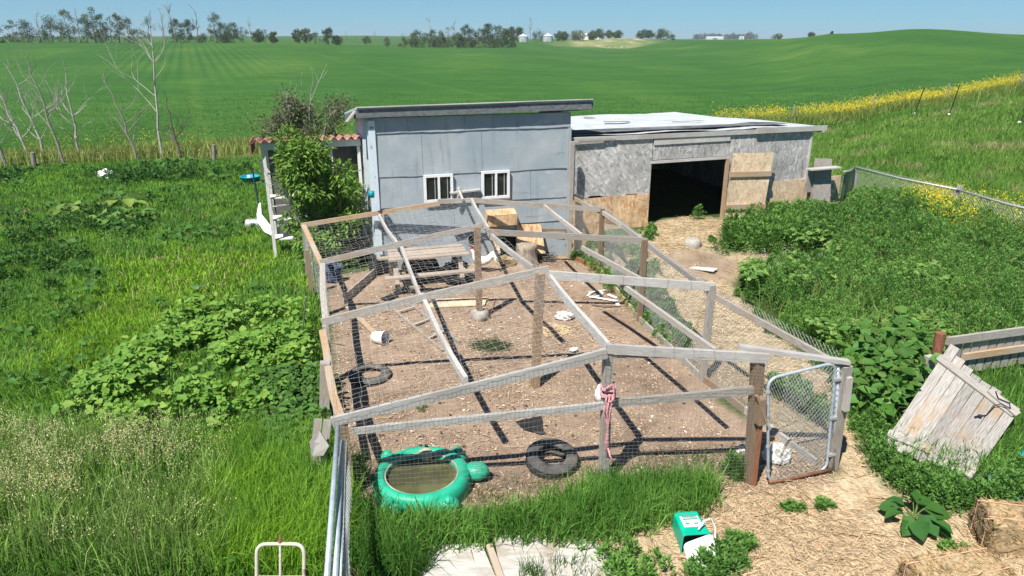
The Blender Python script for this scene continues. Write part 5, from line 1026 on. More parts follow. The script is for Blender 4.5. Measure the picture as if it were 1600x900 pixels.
for (n, y0, y1, h, w_) in ((34000, 4.3, 8.6, .22, .0125), (60000, 8.6, 14, .21, .016), (70000, 14, 22, .20, .023), (60000, 22, 36, .22, .034)):
    p = scatter(n, meadow, .15, lambda x, y: ((y >= y0) & (y < y1) & (x > -1.15 * y - 1) & (y < fence_line(x) + .5)) * 1.0)
    k = sstep(.4, -.6, poly_sd(p[:, 0], p[:, 1], bright)); hn = fbm(p[:, 0] * .8, p[:, 1] * .8, 61)
    parts.append(grass(p, h * (.55 + .3 * k + .5 * np.clip(hn - .35, 0, 1) * 1.6), w_, green(p), .28))
p = scatter(11000, seedy, .35, lambda x, y: .35 + .65 * (fbm(x * 1.1, y * 1.1, 81) > .44)); parts.append(grass(p, .50, .0105, mixc(rng.random(len(p)), MIDG, (.34, .42, .15)), .4, .4))
p = scatter(11000, pxpoly([(330, 760), (400, 690), (505, 690), (530, 790), (524, 905), (345, 905)]), .25); parts.append(grass(p, .42, .010, mixc(fbm(p[:, 0] * 2, p[:, 1] * 2, 5) * 1.6 - .4, MIDG, LIME), .25, .5))
p = scatter(9000, meadow, .15, lambda x, y: (y < 24) * (.3 + .7 * (fbm(x * .9, y * .9, 66) > .5))); parts.append(grass(p, .20, .0013 * p[:, 1].clip(7, 30), mixc(rng.random(len(p)), (.36, .32, .14), (.50, .44, .24)), .3, .75))
tag(bulk('meadow_grass', parts, 'grass_blade'), 'lush green uncut grass of the left yard', 'grass', kind='stuff')
def heads(p, z, n_each, size, colr, spread=.05, var=.25):            # feathery seed heads or flower clusters
    n = len(p) * n_each; q = np.repeat(p, n_each, 0); zz = np.repeat(z, n_each); P = np.stack([q[:, 0] + rng.normal(0, spread, n), q[:, 1] + rng.normal(0, spread, n), ground_z(q[:, 0], q[:, 1]) + zz + rng.normal(0, spread * 1.7, n)], 1)
    ax = rng.normal(0, .6, (n, 3)); ax[:, 2] += .8; return leaves(P, ax, rng.normal(0, 1, (n, 3)), size * rng.uniform(.6, 1.4, n), size * .38 * rng.uniform(.6, 1.4, n), tint(n, colr, var))
p = scatter(2300, seedy, .5, lambda x, y: .12 + .88 * sstep(.42, .6, fbm(x * 1.3, y * 1.3, 82))); parts = [heads(p, rng.uniform(.42, .68, len(p)), 9, .019, (.54, .53, .28), .03)]
tag(bulk('seed_heads', parts, 'straw_bits'), 'tan feathery seed heads over the tall grass at lower left', 'grass', kind='stuff')
# broad leaved weeds among the grass
def broadleaf(p, z, size, base, var=.3, up=1.0, asp=.8):
    n = len(p); P = P3(p); P[:, 2] += z; a = rng.uniform(0, 6.283, n); ax = np.stack([np.cos(a), np.sin(a), rng.uniform(-.45, .3, n)], 1); nr = rng.normal(0, .38, (n, 3)); nr[:, 2] += up; nr[:, :2] += np.array([-.15, -.3])
    ln = size * rng.choice([.5, .7, 1.0, 1.45], n) * rng.uniform(.8, 1.2, n); return leaves(P, ax, nr, ln, ln * asp * rng.uniform(.8, 1.15, n), tint(n, base, var) if np.ndim(base) == 1 else base)
p = scatter(4200, broad, .9, lambda x, y: .04 + .96 * sstep(.46, .56, fbm(x * 1.5, y * 1.5, 91))); hh = .22 + .38 * fbm(p[:, 0] * 1.5, p[:, 1] * 1.5, 91)
parts = [broadleaf(p, hh * rng.uniform(.35, 1.1, len(p)), .105, mixc(rng.random(len(p)) ** 2, (.15, .32, .05), (.30, .46, .085)), .2)]
p = scatter(5200, meadow, .2, lambda x, y: (y < 31) * sstep(.55, .68, fbm(x * .9, y * .9, 92)) * 1.0); parts.append(broadleaf(p, rng.uniform(.08, .3, len(p)), .06 + .005 * p[:, 1], (.075, .19, .034)))
p = scatter(2600, pxpoly([(420, 600), (500, 600), (505, 700), (440, 720)]), .3); parts.append(broadleaf(p, rng.uniform(.1, .4, len(p)), .09, (.085, .20, .04)))
tag(bulk('broadleaf_weeds', parts, 'leaf'), 'broad leaved weeds sprawling through the left meadow', 'weeds', kind='stuff')
# dark bushy weeds near the back fence, on the left
def bushy(p, h, nl, ln, asp, base, rad=.5, var=.28):                # upright leafy weeds: nl narrow leaves round each stem
    n = len(p) * nl; q = np.repeat(p, nl, 0); H = np.repeat(h, nl); t = rng.random(n) ** .75; a = rng.uniform(0, 6.283, n); r = rad * H * (1.06 - t) * rng.uniform(.25, 1, n)
    P = np.stack([q[:, 0] + np.cos(a) * r, q[:, 1] + np.sin(a) * r, ground_z(q[:, 0], q[:, 1]) + H * (.12 + .88 * t)], 1)
    ax = np.stack([np.cos(a), np.sin(a), .35 + 1.1 * t + rng.normal(0, .3, n)], 1) + rng.normal(0, .25, (n, 3)); nr = rng.normal(0, .5, (n, 3)); nr[:, 2] += 1
    L_n = ln * rng.uniform(.6, 1.4, n); cb = np.repeat(tint(len(p), base, .2), nl, 0) if np.ndim(base) == 1 else np.repeat(base, nl, 0)
    return leaves(P, ax, nr, L_n, L_n * asp * rng.uniform(.8, 1.2, n), cb * (1 + rng.uniform(-var, var, (n, 1))), .15)
p = scatter(130, pxpoly([(60, 305), (250, 290), (400, 278), (410, 268), (60, 276), (-200, 300)]), .3, lambda x, y: fbm(x * .5, y * .5, 33) > .45); parts = [bushy(p, rng.uniform(.25, .55, len(p)), 60, .11, .4, (.075, .19, .04), .6)]
p = scatter(200, pxpoly([(-100, 420), (60, 330), (260, 330), (200, 380), (0, 520), (-100, 560)]), .3, lambda x, y: fbm(x * .7, y * .7, 34) > .5); parts.append(bushy(p, rng.uniform(.2, .4, len(p)), 50, .09, .45, (.085, .21, .042), .7))
tag(bulk('weed_clumps', parts, 'leaf'), 'dark bushy weeds below the back fence on the left', 'weeds', kind='stuff')
# the tall weed bed on the right
WEED = [(1112, 396), (1120, 378), (1190, 352), (1245, 345), (1308, 345), (1322, 318), (1400, 322), (1500, 345), (1620, 378), (1950, 450), (1950, 540), (1600, 572), (1560, 575), (1460, 590), (1410, 640), (1368, 700), (1345, 690), (1328, 604), (1250, 548), (1195, 505), (1158, 470), (1150, 445), (1180, 424), (1275, 417), (1275, 405), (1180, 400)]
weed = pxpoly(WEED); G1, G2, G3 = (.125, .275, .06), (.195, .385, .08), (.28, .45, .11)
def wcol(p): return mixc(fbm(p[:, 0] * .9, p[:, 1] * .9, 44) * 1.5 - .25 + rng.normal(0, .12, len(p)), G1, G2)
parts = []
for n, y0, y1, nl, ln in ((500, 7.5, 11, 260, .033), (1180, 11, 15.5, 200, .044), (1400, 15.5, 30, 140, .060)):
    p = scatter(n, weed, .3, lambda x, y: ((y >= y0) & (y < y1) & (x < 1.25 * y + 1)) * 1.0); h = (.38 + .42 * fbm(p[:, 0] * .8, p[:, 1] * .8, 45)) * rng.uniform(.8, 1.2, len(p)) * sstep(-.1, .9, poly_sd(p[:, 0], p[:, 1], weed) + .35); parts.append(bushy(p, h.clip(.12), nl, ln, .33, wcol(p), .50))
for pts, n, h0, h1, ln in (([(1345, 700), (1375, 752), (1455, 798), (1500, 806), (1590, 800), (1640, 775), (1640, 735), (1560, 770), (1500, 775), (1400, 745), (1362, 705)], 230, .2, .42, .042), ([(895, 408), (935, 433), (1005, 512), (1060, 566), (1078, 550), (1060, 490), (1030, 430), (1000, 392), (960, 380), (905, 388)], 230, .12, .36, .05),
                           ([(1000, 378), (1016, 362), (1024, 366), (1012, 388)], 14, .15, .3, .05), ([(1200, 612), (1230, 600), (1295, 650), (1290, 668), (1240, 640)], 60, .15, .32, .05)):
    p = scatter(n, pxpoly(pts), .1); parts.append(bushy(p, rng.uniform(h0, h1, len(p)), 110, ln, .36, wcol(p), .45))
p = scatter(260, pxpoly([(1122, 388), (1135, 366), (1190, 352), (1245, 346), (1305, 350), (1300, 385), (1240, 398), (1175, 396)]), .05); parts.append(bushy(p, rng.uniform(.35, .68, len(p)), 110, .07, .36, wcol(p) * .9, .36))
for px, py, n, r_, h in ((985, 893, 34, .28, .26), (1128, 886, 34, .17, .20), (1100, 900, 18, .14, .15), (1156, 852, 16, .12, .1), (1148, 742, 18, .08, .3), (1283, 792, 8, .1, .08), (1240, 800, 8, .1, .07), (1490, 865, 10, .1, .08), (1085, 376, 6, .06, .4)):
    c = G(px, py); a = rng.uniform(0, 6.283, n); q = np.sqrt(rng.random(n)) * r_; p = np.stack([c.x + np.cos(a) * q * 1.3, c.y + np.sin(a) * q], 1); parts.append(bushy(p, h * rng.uniform(.5, 1.1, n), 60, .05, .33, wcol(p), .6))
tag(bulk('weed_bed', parts, 'leaf'), 'thick waist high green weeds filling the yard on the right', 'weeds', kind='stuff')
p = scatter(1500, weed, -.2, lambda x, y: (x < y * .98 + 1) * (.15 + .85 * (fbm(x * .6, y * .6, 49) > .5))); tall_ = [grass(p, .72, .011, mixc(rng.random(len(p)), (.20, .38, .07), (.36, .42, .14)), .3, .3)]; p = scatter(500, weed, -.3); tall_.append(heads(p, rng.uniform(.6, .9, len(p)), 9, .03, (.34, .30, .12), .04)); tag(bulk('weed_stalks', tall_, 'grass_blade'), 'thin pale grass stalks rising through the right hand weeds', 'weeds', kind='stuff')
p = scatter(4200, weed, .05, lambda x, y: ((x < y * .98 + 1)) * sstep(.5, .62, fbm(x * .7, y * .7, 47)) * (y < 17)); parts = [broadleaf(p, .35 + .35 * fbm(p[:, 0] * .8, p[:, 1] * .8, 45) * rng.uniform(.5, 1.2, len(p)), .10, mixc(rng.random(len(p)), (.07, .18, .035), G3), .25)]
p = scatter(700, pxpoly([(1325, 560), (1410, 540), (1440, 620), (1380, 680), (1345, 660)]), .2); parts.append(broadleaf(p, rng.uniform(.3, .7, len(p)), .17, (.095, .23, .045)))
tag(bulk('burdock_leaves', parts, 'leaf'), 'larger pale leaves standing among the weeds on the right', 'weeds', kind='stuff')
# grass in front of the run, and thin grass inside it
strip_a = pxpoly([(538, 800), (600, 822), (690, 822), (750, 826), (830, 806), (890, 790), (940, 770), (1000, 764), (1060, 760), (1112, 756), (1122, 772), (1085, 800), (985, 832), (900, 850), (845, 842), (765, 838), (745, 850), (672, 856), (640, 905), (532, 905)])
p = scatter(10000, strip_a, .2); parts = [grass(p, .20 + .19 * fbm(p[:, 0] * 2, p[:, 1] * 2, 3), .0135, mixc(fbm(p[:, 0] * 2.4, p[:, 1] * 2.4, 13) * 2 - .6, (.085, .22, .032), (.19, .38, .07)), .35, .6)]
p = scatter(1500, pxpoly([(690, 778), (940, 728), (1160, 700), (1175, 750), (1110, 752), (940, 750), (760, 800)]), .2); parts.append(grass(p, .12, .007, (.12, .18, .05), .3, .6))
for px, py, n, r_, h in ((1150, 748, 260, .09, .30), (885, 905, 150, .3, .2), (830, 905, 80, .12, .25), (640, 890, 400, .22, .3), (556, 760, 240, .14, .5), (660, 640, 60, .1, .1)):
    c = G(px, py); a = rng.uniform(0, 6.283, n); q = np.sqrt(rng.random(n)) * r_; parts.append(grass(np.stack([c.x + np.cos(a) * q, c.y + np.sin(a) * q], 1), h, .008, (.075, .185, .03), .3, .4))
p = scatter(6500, [(6.2, 7.0), (8.0, 6.4), (14, 6.5), (14, 11), (8.4, 10.2), (7.2, 9.0)], .2); parts.append(grass(p, .28, .013, mixc(rng.random(len(p)), (.10, .26, .04), (.19, .38, .07)), .35, .5))
p = scatter(500, strip_a, .1); parts.append(grass(p, .22, .009, (.46, .38, .20), .3, .9))
p = scatter(5200, pxpoly([(1372, 702), (1500, 750), (1600, 745), (1750, 690), (1750, 600), (1600, 590), (1560, 575), (1480, 600), (1430, 640)]), .15); parts.append(grass(p, .26, .012, mixc(rng.random(len(p)), (.10, .26, .04), (.19, .38, .07)), .35, .5))
tag(bulk('grass_strip', parts, 'grass_blade'), 'rank dark green grass growing along the front wire of the run', 'grass', kind='stuff')
# straw and chips
def litter(p, ln, w_, base, var=.3, zmax=.02):
    n = len(p); P = P3(p); P[:, 2] += rng.uniform(.004, zmax, n) + .012; a = rng.uniform(0, 6.283, n); ax = np.stack([np.cos(a), np.sin(a), rng.normal(0, .10, n)], 1); nr = rng.normal(0, .25, (n, 3)); nr[:, 2] += 1
    l = ln * rng.uniform(.4, 1.6, n); P = P - ax * l[:, None] / 2; return leaves(P, ax, nr, l, w_ * rng.uniform(.6, 1.4, n), tint(n, base, var, .06), .1)
p = scatter(36000, straw_a, .25, lambda x, y: (x < 7.5) & (y > 4.2)); p2 = scatter(9500, path_a, .1, lambda x, y: 1 - .9 * (poly_sd(x, y, bare[0]) > 0))
tag(bulk('straw_litter', [litter(p, .10, .0055, (.63, .51, .34), .3, .035), litter(p2, .14, .009, (.63, .51, .34), .3, .04), litter(scatter(1500, straw_a, .2), .2, .006, (.62, .49, .30), .25, .05)], 'straw_bits'), 'loose golden straw strewn over the ground by the gate', 'straw', kind='stuff')
penp = [(x, y) for x, y in pen]
p = scatter(13000, penp, 0, lambda x, y: sstep(.35, .6, fbm(x * 1.1, y * 1.1, 55)) * .9 + .1); p2 = scatter(2600, penp, 0)
tag(bulk('wood_chips', [litter(p, .045, .014, (.52, .40, .27), .4, .012), litter(p2, .13, .006, (.56, .44, .29), .3, .02)], 'straw_bits'), 'straw bits and chips trodden into the run floor', 'straw', kind='stuff')
p = scatter(170, penp, 0); tag(bulk('feathers', [litter(p, .06, .028, (.72, .70, .66), .12, .02)], 'straw_bits'), 'small white feathers and paper flecks on the run floor', 'feathers', kind='stuff')
p = scatter(300, penp, 0); tag(bulk('droppings', [litter(p, .05, .035, (.085, .062, .048), .4, .02)], 'straw_bits'), 'dark specks of dung and bark on the run floor', 'dung', kind='stuff')
c = G(767, 541); a = rng.uniform(0, 6.283, 900); q = np.sqrt(rng.random(900)); p = np.stack([c.x + np.cos(a) * q * .36, c.y + np.sin(a) * q * .26], 1)
n_ = len(p); P = P3(p); P[:, 2] += rng.uniform(.01, .10, n_) * (1.1 - q); ax = rng.normal(0, 1, (n_, 3)); ax[:, 2] *= .4; nr = rng.normal(0, .5, (n_, 3)); nr[:, 2] += 1
tag(bulk('clippings', [leaves(P, ax, nr, rng.uniform(.05, .16, n_), np.full(n_, .012), tint(n_, (.12, .165, .07), .4))], 'grass_blade', loc=Vector((c.x, c.y, 0))), 'small heap of wilted green clippings on the run floor', 'clippings')
# ------------------------------------------------------------------ pasture, boundary strip and crop
pasture = [(8.5, 22.5), (10.3, 23.2), (12.3, 22), (13.4, 18.5), (14.5, 15), (32, 30), (48, 50), (48, 56), (34, 51), (17, 45.2), (9, 43), (4.5, 41), (2, 31.5)]
def pcol(p):
    a = fbm(p[:, 0] * .25, p[:, 1] * .4, 71); b = fbm(p[:, 0] * .5, p[:, 1] * .9, 72); c = mixc(a * 2 - .5, (.12, .265, .042), (.20, .34, .065)); t = sstep(.63, .76, b) * .7; return c + (np.array((.46, .39, .21))[None] - c) * t[:, None]
parts = []
for n, y0, y1, h, w_ in ((28000, 14, 27, .34, .022), (46000, 27, 38, .34, .034), (40000, 38, 57, .38, .046)):
    p = scatter(n, pasture, .3, lambda x, y: ((y >= y0) & (y < y1) & (x < y * 1.05 + 1)) * 1.0); parts.append(grass(p, h, w_, pcol(p), .28, .5))
tag(bulk('pasture_grass', parts, 'grass_blade'), 'rough green and tan pasture grass behind the barn on the right', 'grass', kind='stuff')
def along(x0, x1, n, sig):
    x = rng.uniform(x0, x1, n); y = fence_line(x) + rng.normal(0, sig, n); return np.stack([x, y], 1)
p = along(-34, -8, 15000, .9); parts = [grass(p, .55, .035, mixc(rng.random(len(p)), (.19, .33, .06), (.46, .45, .15)), .3, .35)]
p = along(9, 46, 17000, .8); parts.append(grass(p, .7, .04, mixc(rng.random(len(p)), (.14, .27, .045), (.32, .35, .10)), .3, .35))
p = along(-9, 10, 5000, .9); parts.append(grass(p, .5, .04, (.12, .2, .045), .3, .35))
tag(bulk('boundary_grass', parts, 'grass_blade'), 'tall straw coloured grass along the field boundary', 'grass', kind='stuff')
YEL = (.74, .66, .06)
p = along(12.5, 48, 5200, .55); p[:, 1] += .6; k = (fbm(p[:, 0] * .5, p[:, 1] * .4, 15) > .31) & (rng.random(len(p)) < .45 + .55 * sstep(12, 22, p[:, 0])); p = p[k]; parts = [heads(p, rng.uniform(.5, .95, len(p)), 6, .075, YEL, .11)]
p = along(-22, -8, 420, .6); p[:, 1] += .6; k = fbm(p[:, 0] * .6, p[:, 1] * .3, 16) > .45; p = p[k]; parts.append(heads(p, rng.uniform(.6, 1.0, len(p)), 5, .07, (.50, .46, .05), .10))
yp = pxpoly([(1390, 325), (1440, 322), (1450, 350), (1475, 375), (1405, 355)]); p = scatter(420, yp, .5); p[:, 0] += .5; parts.append(heads(p, rng.uniform(.45, .8, len(p)), 7, .05, YEL, .07))
p = scatter(420, pxpoly([(1420, 310), (1600, 340), (1720, 420), (1600, 400), (1450, 360)]), .5); parts.append(heads(p, rng.uniform(.4, .8, len(p)), 6, .045, YEL, .07))
p = scatter(260, pasture, .5); parts.append(heads(p, rng.uniform(.3, .5, len(p)), 3, .06, (.45, .42, .06), .10))
tag(bulk('yellow_flowers', parts, 'petal'), 'bright yellow mustard flowers along the field edge and behind the chain link', 'flowers', kind='stuff')
p = scatter(60, pxpoly([(1160, 410), (1290, 412), (1300, 425), (1180, 432)]), .3); p2 = scatter(160, pxpoly([(1060, 420), (1140, 440), (1300, 420), (1290, 405), (1180, 405)]), .3)
tag(bulk('white_flowers', [heads(p, rng.uniform(.15, .45, len(p)), 5, .03, (.7, .7, .66), .04)], 'petal'), 'little white flowers at the edge of the right hand weeds', 'flowers', kind='stuff')
parts = []
for n, y0, y1, size in ((90000, 33, 50, .09), (60000, 50, 72, .13)):
    yv = rng.uniform(y0, y1, n); xv = rng.uniform(-.80, .80, n) * (yv + 4); k = (rng.random(n) > (yv - 38) / 34) & (yv > fence_line(xv) + 1.2) & ~((xv > -8) & (xv < 3) & (yv < 36)); p = np.stack([xv[k], yv[k]], 1)
    cc = mixc(fbm(p[:, 0] * .12, p[:, 1] * .05, 18) * 2 - .5 + rng.normal(0, .2, len(p)), (.056, .165, .032), (.095, .22, .042)); m_ = len(p); P = P3(p); P[:, 2] += rng.uniform(0, .10, m_)
    a = rng.uniform(0, 6.283, m_); ax = np.stack([np.cos(a), np.sin(a), rng.uniform(-.05, .3, m_)], 1); nr = rng.normal(0, .25, (m_, 3)); nr[:, 2] += 1; ln = size * rng.uniform(.6, 1.4, m_); parts.append(leaves(P, ax, nr, ln, ln * .55, cc * (1 + rng.uniform(-.25, .25, (m_, 1)))))
tag(bulk('crop_plants', parts, 'leaf'), 'even green crop plants filling the field beyond the fence', 'crop', kind='stuff')

# ------------------------------------------------------------------ single leafy plants
def big_leaf_plant(c, n, L, h, lab, base, seed, name='burdock', group=None):
    r = np.random.default_rng(seed); t = thing(name, lab, 'plant', Vector((c.x, c.y, gz(c.x, c.y))), group); c0 = np.array(t.location); st = MB(); P = []; AX = []
    for k in range(n):
        a = k * 2.4 + r.uniform(-.3, .3); rad = r.uniform(.05, 1) ** .7 * L * 1.15; z = h * r.uniform(.45, 1.0) * (1 - .35 * rad / (L * 1.15)); tip = Vector(c0) + Vector((math.cos(a) * rad * .6, math.sin(a) * rad * .6, z)); st.sweep([Vector(c0), Vector(c0) + Vector((math.cos(a) * rad * .2, math.sin(a) * rad * .2, z * .7)), tip], [.008, .006, .004], 5); P.append(tip); AX.append((math.cos(a), math.sin(a), r.uniform(-.4, .05)))
    P = np.array([tuple(q) for q in P]); AX = np.array(AX); nr = r.normal(0, .22, (n, 3)); nr[:, 2] += 1; ln = L * r.uniform(.65, 1.15, n)
    st.build('stem', 'stem_green', t); bulk('foliage', [leaves(P, AX, nr, ln, ln * .78, tint(n, base, .18), .3)], 'leaf', t)
mat('stem_green', (.10, .17, .045), (.17, .24, .07), ns=8)
big_leaf_plant(G(1425, 822), 17, .28, .32, 'large leaved burdock growing out of the straw before the plank gate', (.065, .185, .038), 3)
LB = (.19, .33, .075)
for (px, py), L, lab, sd_ in (((108, 334), .42, 'pale lime burdock in the left meadow, leftmost of the five', 5), ((136, 334), .34, 'small pale burdock second from the left in the meadow', 6), ((172, 350), .40, 'bright pale burdock nearest the camera below the white sack', 7), ((196, 322), .55, 'biggest pale burdock clump, straight below the bare birches', 8), ((212, 345), .42, 'rightmost pale burdock in the left meadow', 9)):
    big_leaf_plant(G(px, py + 3), 11, L, .5, lab, LB, sd_, group='pale burdocks in the meadow')

# ================================================================== trees
def grow(r, p, d, L, rad, depth, out, tips, spread=.6, nb=(2, 3), up=.25, taper=.62, kink=.16):
    n = 4; pts = [Vector(p)]; dd_ = Vector(d).normalized(); rr = [rad]
    for i in range(n):
        dd_ = (dd_ + Vector((r.uniform(-kink, kink), r.uniform(-kink, kink), r.uniform(-kink, kink) + up * .12))).normalized(); pts.append(pts[-1] + dd_ * L / n); rr.append(rad * (1 - (1 - taper) * (i + 1) / n))
    out.append((pts, rr)); tips.append((pts[-1], dd_, depth))
    if depth > 0:
        for k in range(r.randint(*nb)):
            i = r.randint(2, n) if k else n; ax = Vector((r.uniform(-1, 1), r.uniform(-1, 1), r.uniform(-.3, .6))); nd = (dd_ + ax * spread).normalized(); grow(r, pts[i], nd, L * r.uniform(.55, .85), rr[i] * r.uniform(.6, .85), depth - 1, out, tips, spread, nb, up, taper, kink)
def limbs(segs, n=6):
    m = MB()
    for pts, rr in segs: m.sweep(pts, rr, n if rr[0] > .02 else 4, cap=False)
    return m
def birch(px, py, top, lean, seed, lab, m_='bark_white', fork=.5, rad=.055, name='bare_tree'):
    r = random.Random(seed); c = G(px, py); c.z = gz(c.x, c.y); t = thing(name, lab, 'tree', c, 'bare trees along the back fence'); H_ = V(px, top, c.y).z; tr = []; br_ = []; tips = []; n = 9; pts = []; rr = []
    for i in range(n + 1):
        q = i / n; pts.append(c + Vector((lean * q ** 1.3 + r.uniform(-.06, .06) * (i > 0), r.uniform(-.1, .1) * q, H_ * q - .05))); rr.append(rad * (1 - .88 * q) + .006)
    tr.append((pts, rr)); limbs(tr, 8).build('trunk', m_, t, smooth=True)
    for k in range(int(5 + H_ * 1.3)):
        i = r.randint(2, n - 1); a = r.choice((0, 3.14)) + r.uniform(-1, 1); d = Vector((math.cos(a), math.sin(a) * .8, r.uniform(.5, 1.2))); grow(r, pts[i], d, H_ * r.uniform(.13, .28) * (1.15 - .6 * i / n), rr[i] * .42, 3 - (k % 2), br_, tips, .55, (1, 3), .5)
    limbs(br_, 5).build('crown', m_, t)
for args in ((47, 252, 80, -1.2, 1, 'leaning bare tree with a white trunk left of the thick fence post'), (73, 250, 96, -.9, 2, 'thin bare tree between the thick fence post and a grey trunk'), (102, 262, 70, -.8, 3, 'slender grey bare tree in front of the back fence', 'bark_grey'), (126, 250, 88, .1, 4, 'forked white bare tree second to the right of the thick fence post'), (214, 252, 112, -.8, 5, 'grey bare tree leaning left beside the tallest birch', 'bark_grey'), (254, 250, 14, .5, 6, 'tallest bare birch with a white trunk at the back fence'), (283, 250, 140, -.3, 7, 'thin dark dead tree right of the tallest birch', 'bark_dark'), (12, 262, 90, -.7, 8, 'bare grey sapling at the far left of the back fence', 'bark_grey')):
    birch(*args)
# half dead tree behind the porch
c = far(488, 22.5); r = random.Random(12); t = thing('half_dead_tree', 'half dead tree with bare limbs and dull leaves behind the tiled porch', 'tree', c); seg, tips = [], []
for k, (a, s_) in enumerate(((.35, .9), (-.30, .9), (.05, 1.0), (.55, .7), (-.6, .75))): grow(r, c + Vector((0, 0, 1.0)), Vector((a, r.uniform(-.3, .3), 1)), 1.3 * s_, .05, 3, seg, tips, .65, (2, 3), .35)
tr_ = MB(); tr_.sweep([c - dz * .1, c + dz * .5, c + dz * 1.1], [.16, .13, .11], 10); tr_.build('trunk', 'bark_white', t); limbs(seg).build('limbs', 'bark_white', t)
q = [p_ for p_, d_, dp in tips if dp <= 1 and p_.z < c.z + 3.6]; n = len(q) * 44; P = np.repeat(np.array([tuple(v) for v in q]), 44, 0) + rng.normal(0, .15, (n, 3)); P[:, 2] -= .1
bulk('crown', [leaves(P, rng.normal(0, 1, (n, 3)), rng.normal(0, 1, (n, 3)) + np.array([0, 0, .8]), rng.uniform(.05, .13, n), rng.uniform(.03, .06, n), tint(n, (.165, .185, .10), .4))], 'leaf', t)
# leafy young tree before the porch
c = G(502, 372); c = Vector((c.x * .93 + .38, 16.4, 0)); t = thing('young_ash', 'bushy bright green young tree covering the front of the porch', 'tree', c); seg, tips = [], []; r = random.Random(5)
for k in range(6): grow(r, c, Vector((r.uniform(-.5, .5), r.uniform(-.35, .35), 1)), 1.25, .03, 2, seg, tips, .5, (2, 3), .5)
limbs(seg).build('trunk', 'bark_grey', t)
cl = []
for k in range(72):
    z = r.uniform(.15, 3.12); w_ = (.6 if z < .8 else .95) if z < 2.1 else max(.3, .95 - (z - 2.1) * .6); a = r.uniform(0, 6.28); rad = w_ * math.sqrt(r.random()); cl.append((c.x + math.cos(a) * rad + (.0 if z > 2 else .1) + (-.25 if z > 2.3 else 0), c.y + math.sin(a) * rad * .65, z, r.uniform(.18, .34)))
P, AX, NR = [], [], []
for x, y, z, s_ in cl:
    k = int(150 * s_ / .25); d = rng.normal(0, 1, (k, 3)); d = unit(d) * s_ * rng.random((k, 1)) ** .4; P.append(d + np.array([x, y, z])); AX.append(d * 1.2 + rng.normal(0, .12, (k, 3)) + np.array([0, 0, -.08])); q = d + rng.normal(0, .15, (k, 3)); q[:, 2] += .25; NR.append(q)
P = np.concatenate(P); P[:, 2] = np.clip(P[:, 2], .05, 9); n = len(P); bulk('crown', [leaves(P, np.concatenate(AX), np.concatenate(NR), rng.uniform(.08, .17, n), rng.uniform(.035, .06, n), tint(n, (.165, .31, .055), .5))], 'leaf', t)
m = MB()
# far trees: each a trunk and a clumpy crown with gaps
def far_tree(px, Yd, top, wpx, seed, lab, kind='leafy', group=None, name='tree', tall=.35):
    r = random.Random(seed); g = np.random.default_rng(seed); c = far(px, Yd); H_ = max(1.5, V(px, top, Yd).z - c.z); W_ = 1.5 * wpx * Yd / 1167; t = thing(name, lab, 'tree', c, group); seg, tips = [], []
    bare = kind == 'bare'; z0 = 0 if kind == 'bush' else tall * .4
    pts = [c - dz * .2]; lean = r.uniform(-.06, .06) * H_
    for i in range(1, 6): pts.append(c + Vector((lean * i / 5 + r.uniform(-.02, .02) * H_, 0, H_ * (.97 if bare else .8) * i / 5)))
    seg.append((pts, [H_ * .020 * (1.1 - i * .19) for i in range(6)]))
    for k in range(9 if bare else 6):
        i = r.randint(2, 5); grow(r, pts[i], Vector((r.uniform(-1, 1), r.uniform(-1, 1), r.uniform(.6, 1.4))), H_ * r.uniform(.12, .24), H_ * .008, 1 if bare else 0, seg, tips, .5, (2, 3), .4)
    limbs(seg, 5).build('trunk', 'bark_grey' if bare else 'bark_dark', t)
    if bare: return t
    ncl = int({'bush': 16, 'sparse': 15}.get(kind, 32)); P = []; sz = []; C = []; base = r.choice(((.072, .115, .046), (.085, .13, .05), (.062, .105, .044), (.12, .15, .065)))
    for k in range(ncl):
        u = r.random(); z = z0 + (1 - z0) * (u ** .9) * .95; prof = math.sin(math.pi * min(1, max(.08, (z - z0 + .12) / (1.12 - z0)))) ** .7; a = r.uniform(0, 6.28); rad = W_ * .5 * prof * math.sqrt(r.random()); s_ = W_ * r.uniform(.13, .24); k_ = int(44 if kind != 'sparse' else 26)
        d = unit(g.normal(0, 1, (k_, 3))) * s_ * g.random((k_, 1)) ** .5; P.append(d * np.array([1, 1, .9]) + np.array([c.x + math.cos(a) * rad + lean * z, c.y + math.sin(a) * rad, c.z + H_ * z * .97])); C.append(np.tile(np.array(base) * r.uniform(.8, 1.3), (k_, 1)))
    P = np.concatenate(P); C = np.concatenate(C); n = len(P); P[:, 2] = np.clip(P[:, 2], c.z + .1, 999); ln = g.uniform(.35, .75, n) * max(.35, Yd / 430); bulk('crown', [leaves(P, g.normal(0, 1, (n, 3)), g.normal(0, 1, (n, 3)) + np.array([0, 0, .5]), ln, ln * .6, C * (1 + g.uniform(-.3, .3, (n, 1))))], 'tree_leaf', t)
    return t
ORD = ['first', 'second', 'third', 'fourth', 'fifth', 'sixth', 'seventh', 'eighth', 'ninth', 'tenth', 'eleventh', 'twelfth', 'thirteenth', 'fourteenth', 'fifteenth', 'sixteenth', 'seventeenth', 'eighteenth', 'nineteenth', 'twentieth', 'twenty-first', 'twenty-second', 'twenty-third', 'twenty-fourth', 'twenty-fifth', 'twenty-sixth', 'twenty-seventh', 'twenty-eighth', 'twenty-ninth', 'thirtieth', 'thirty-first', 'thirty-second', 'thirty-third', 'thirty-fourth', 'thirty-fifth', 'thirty-sixth', 'thirty-seventh']
DESC = {'leafy': 'leafy dark green tree', 'bare': 'bare grey dead tree', 'bush': 'low rounded green bush', 'sparse': 'thin half bare tree'}
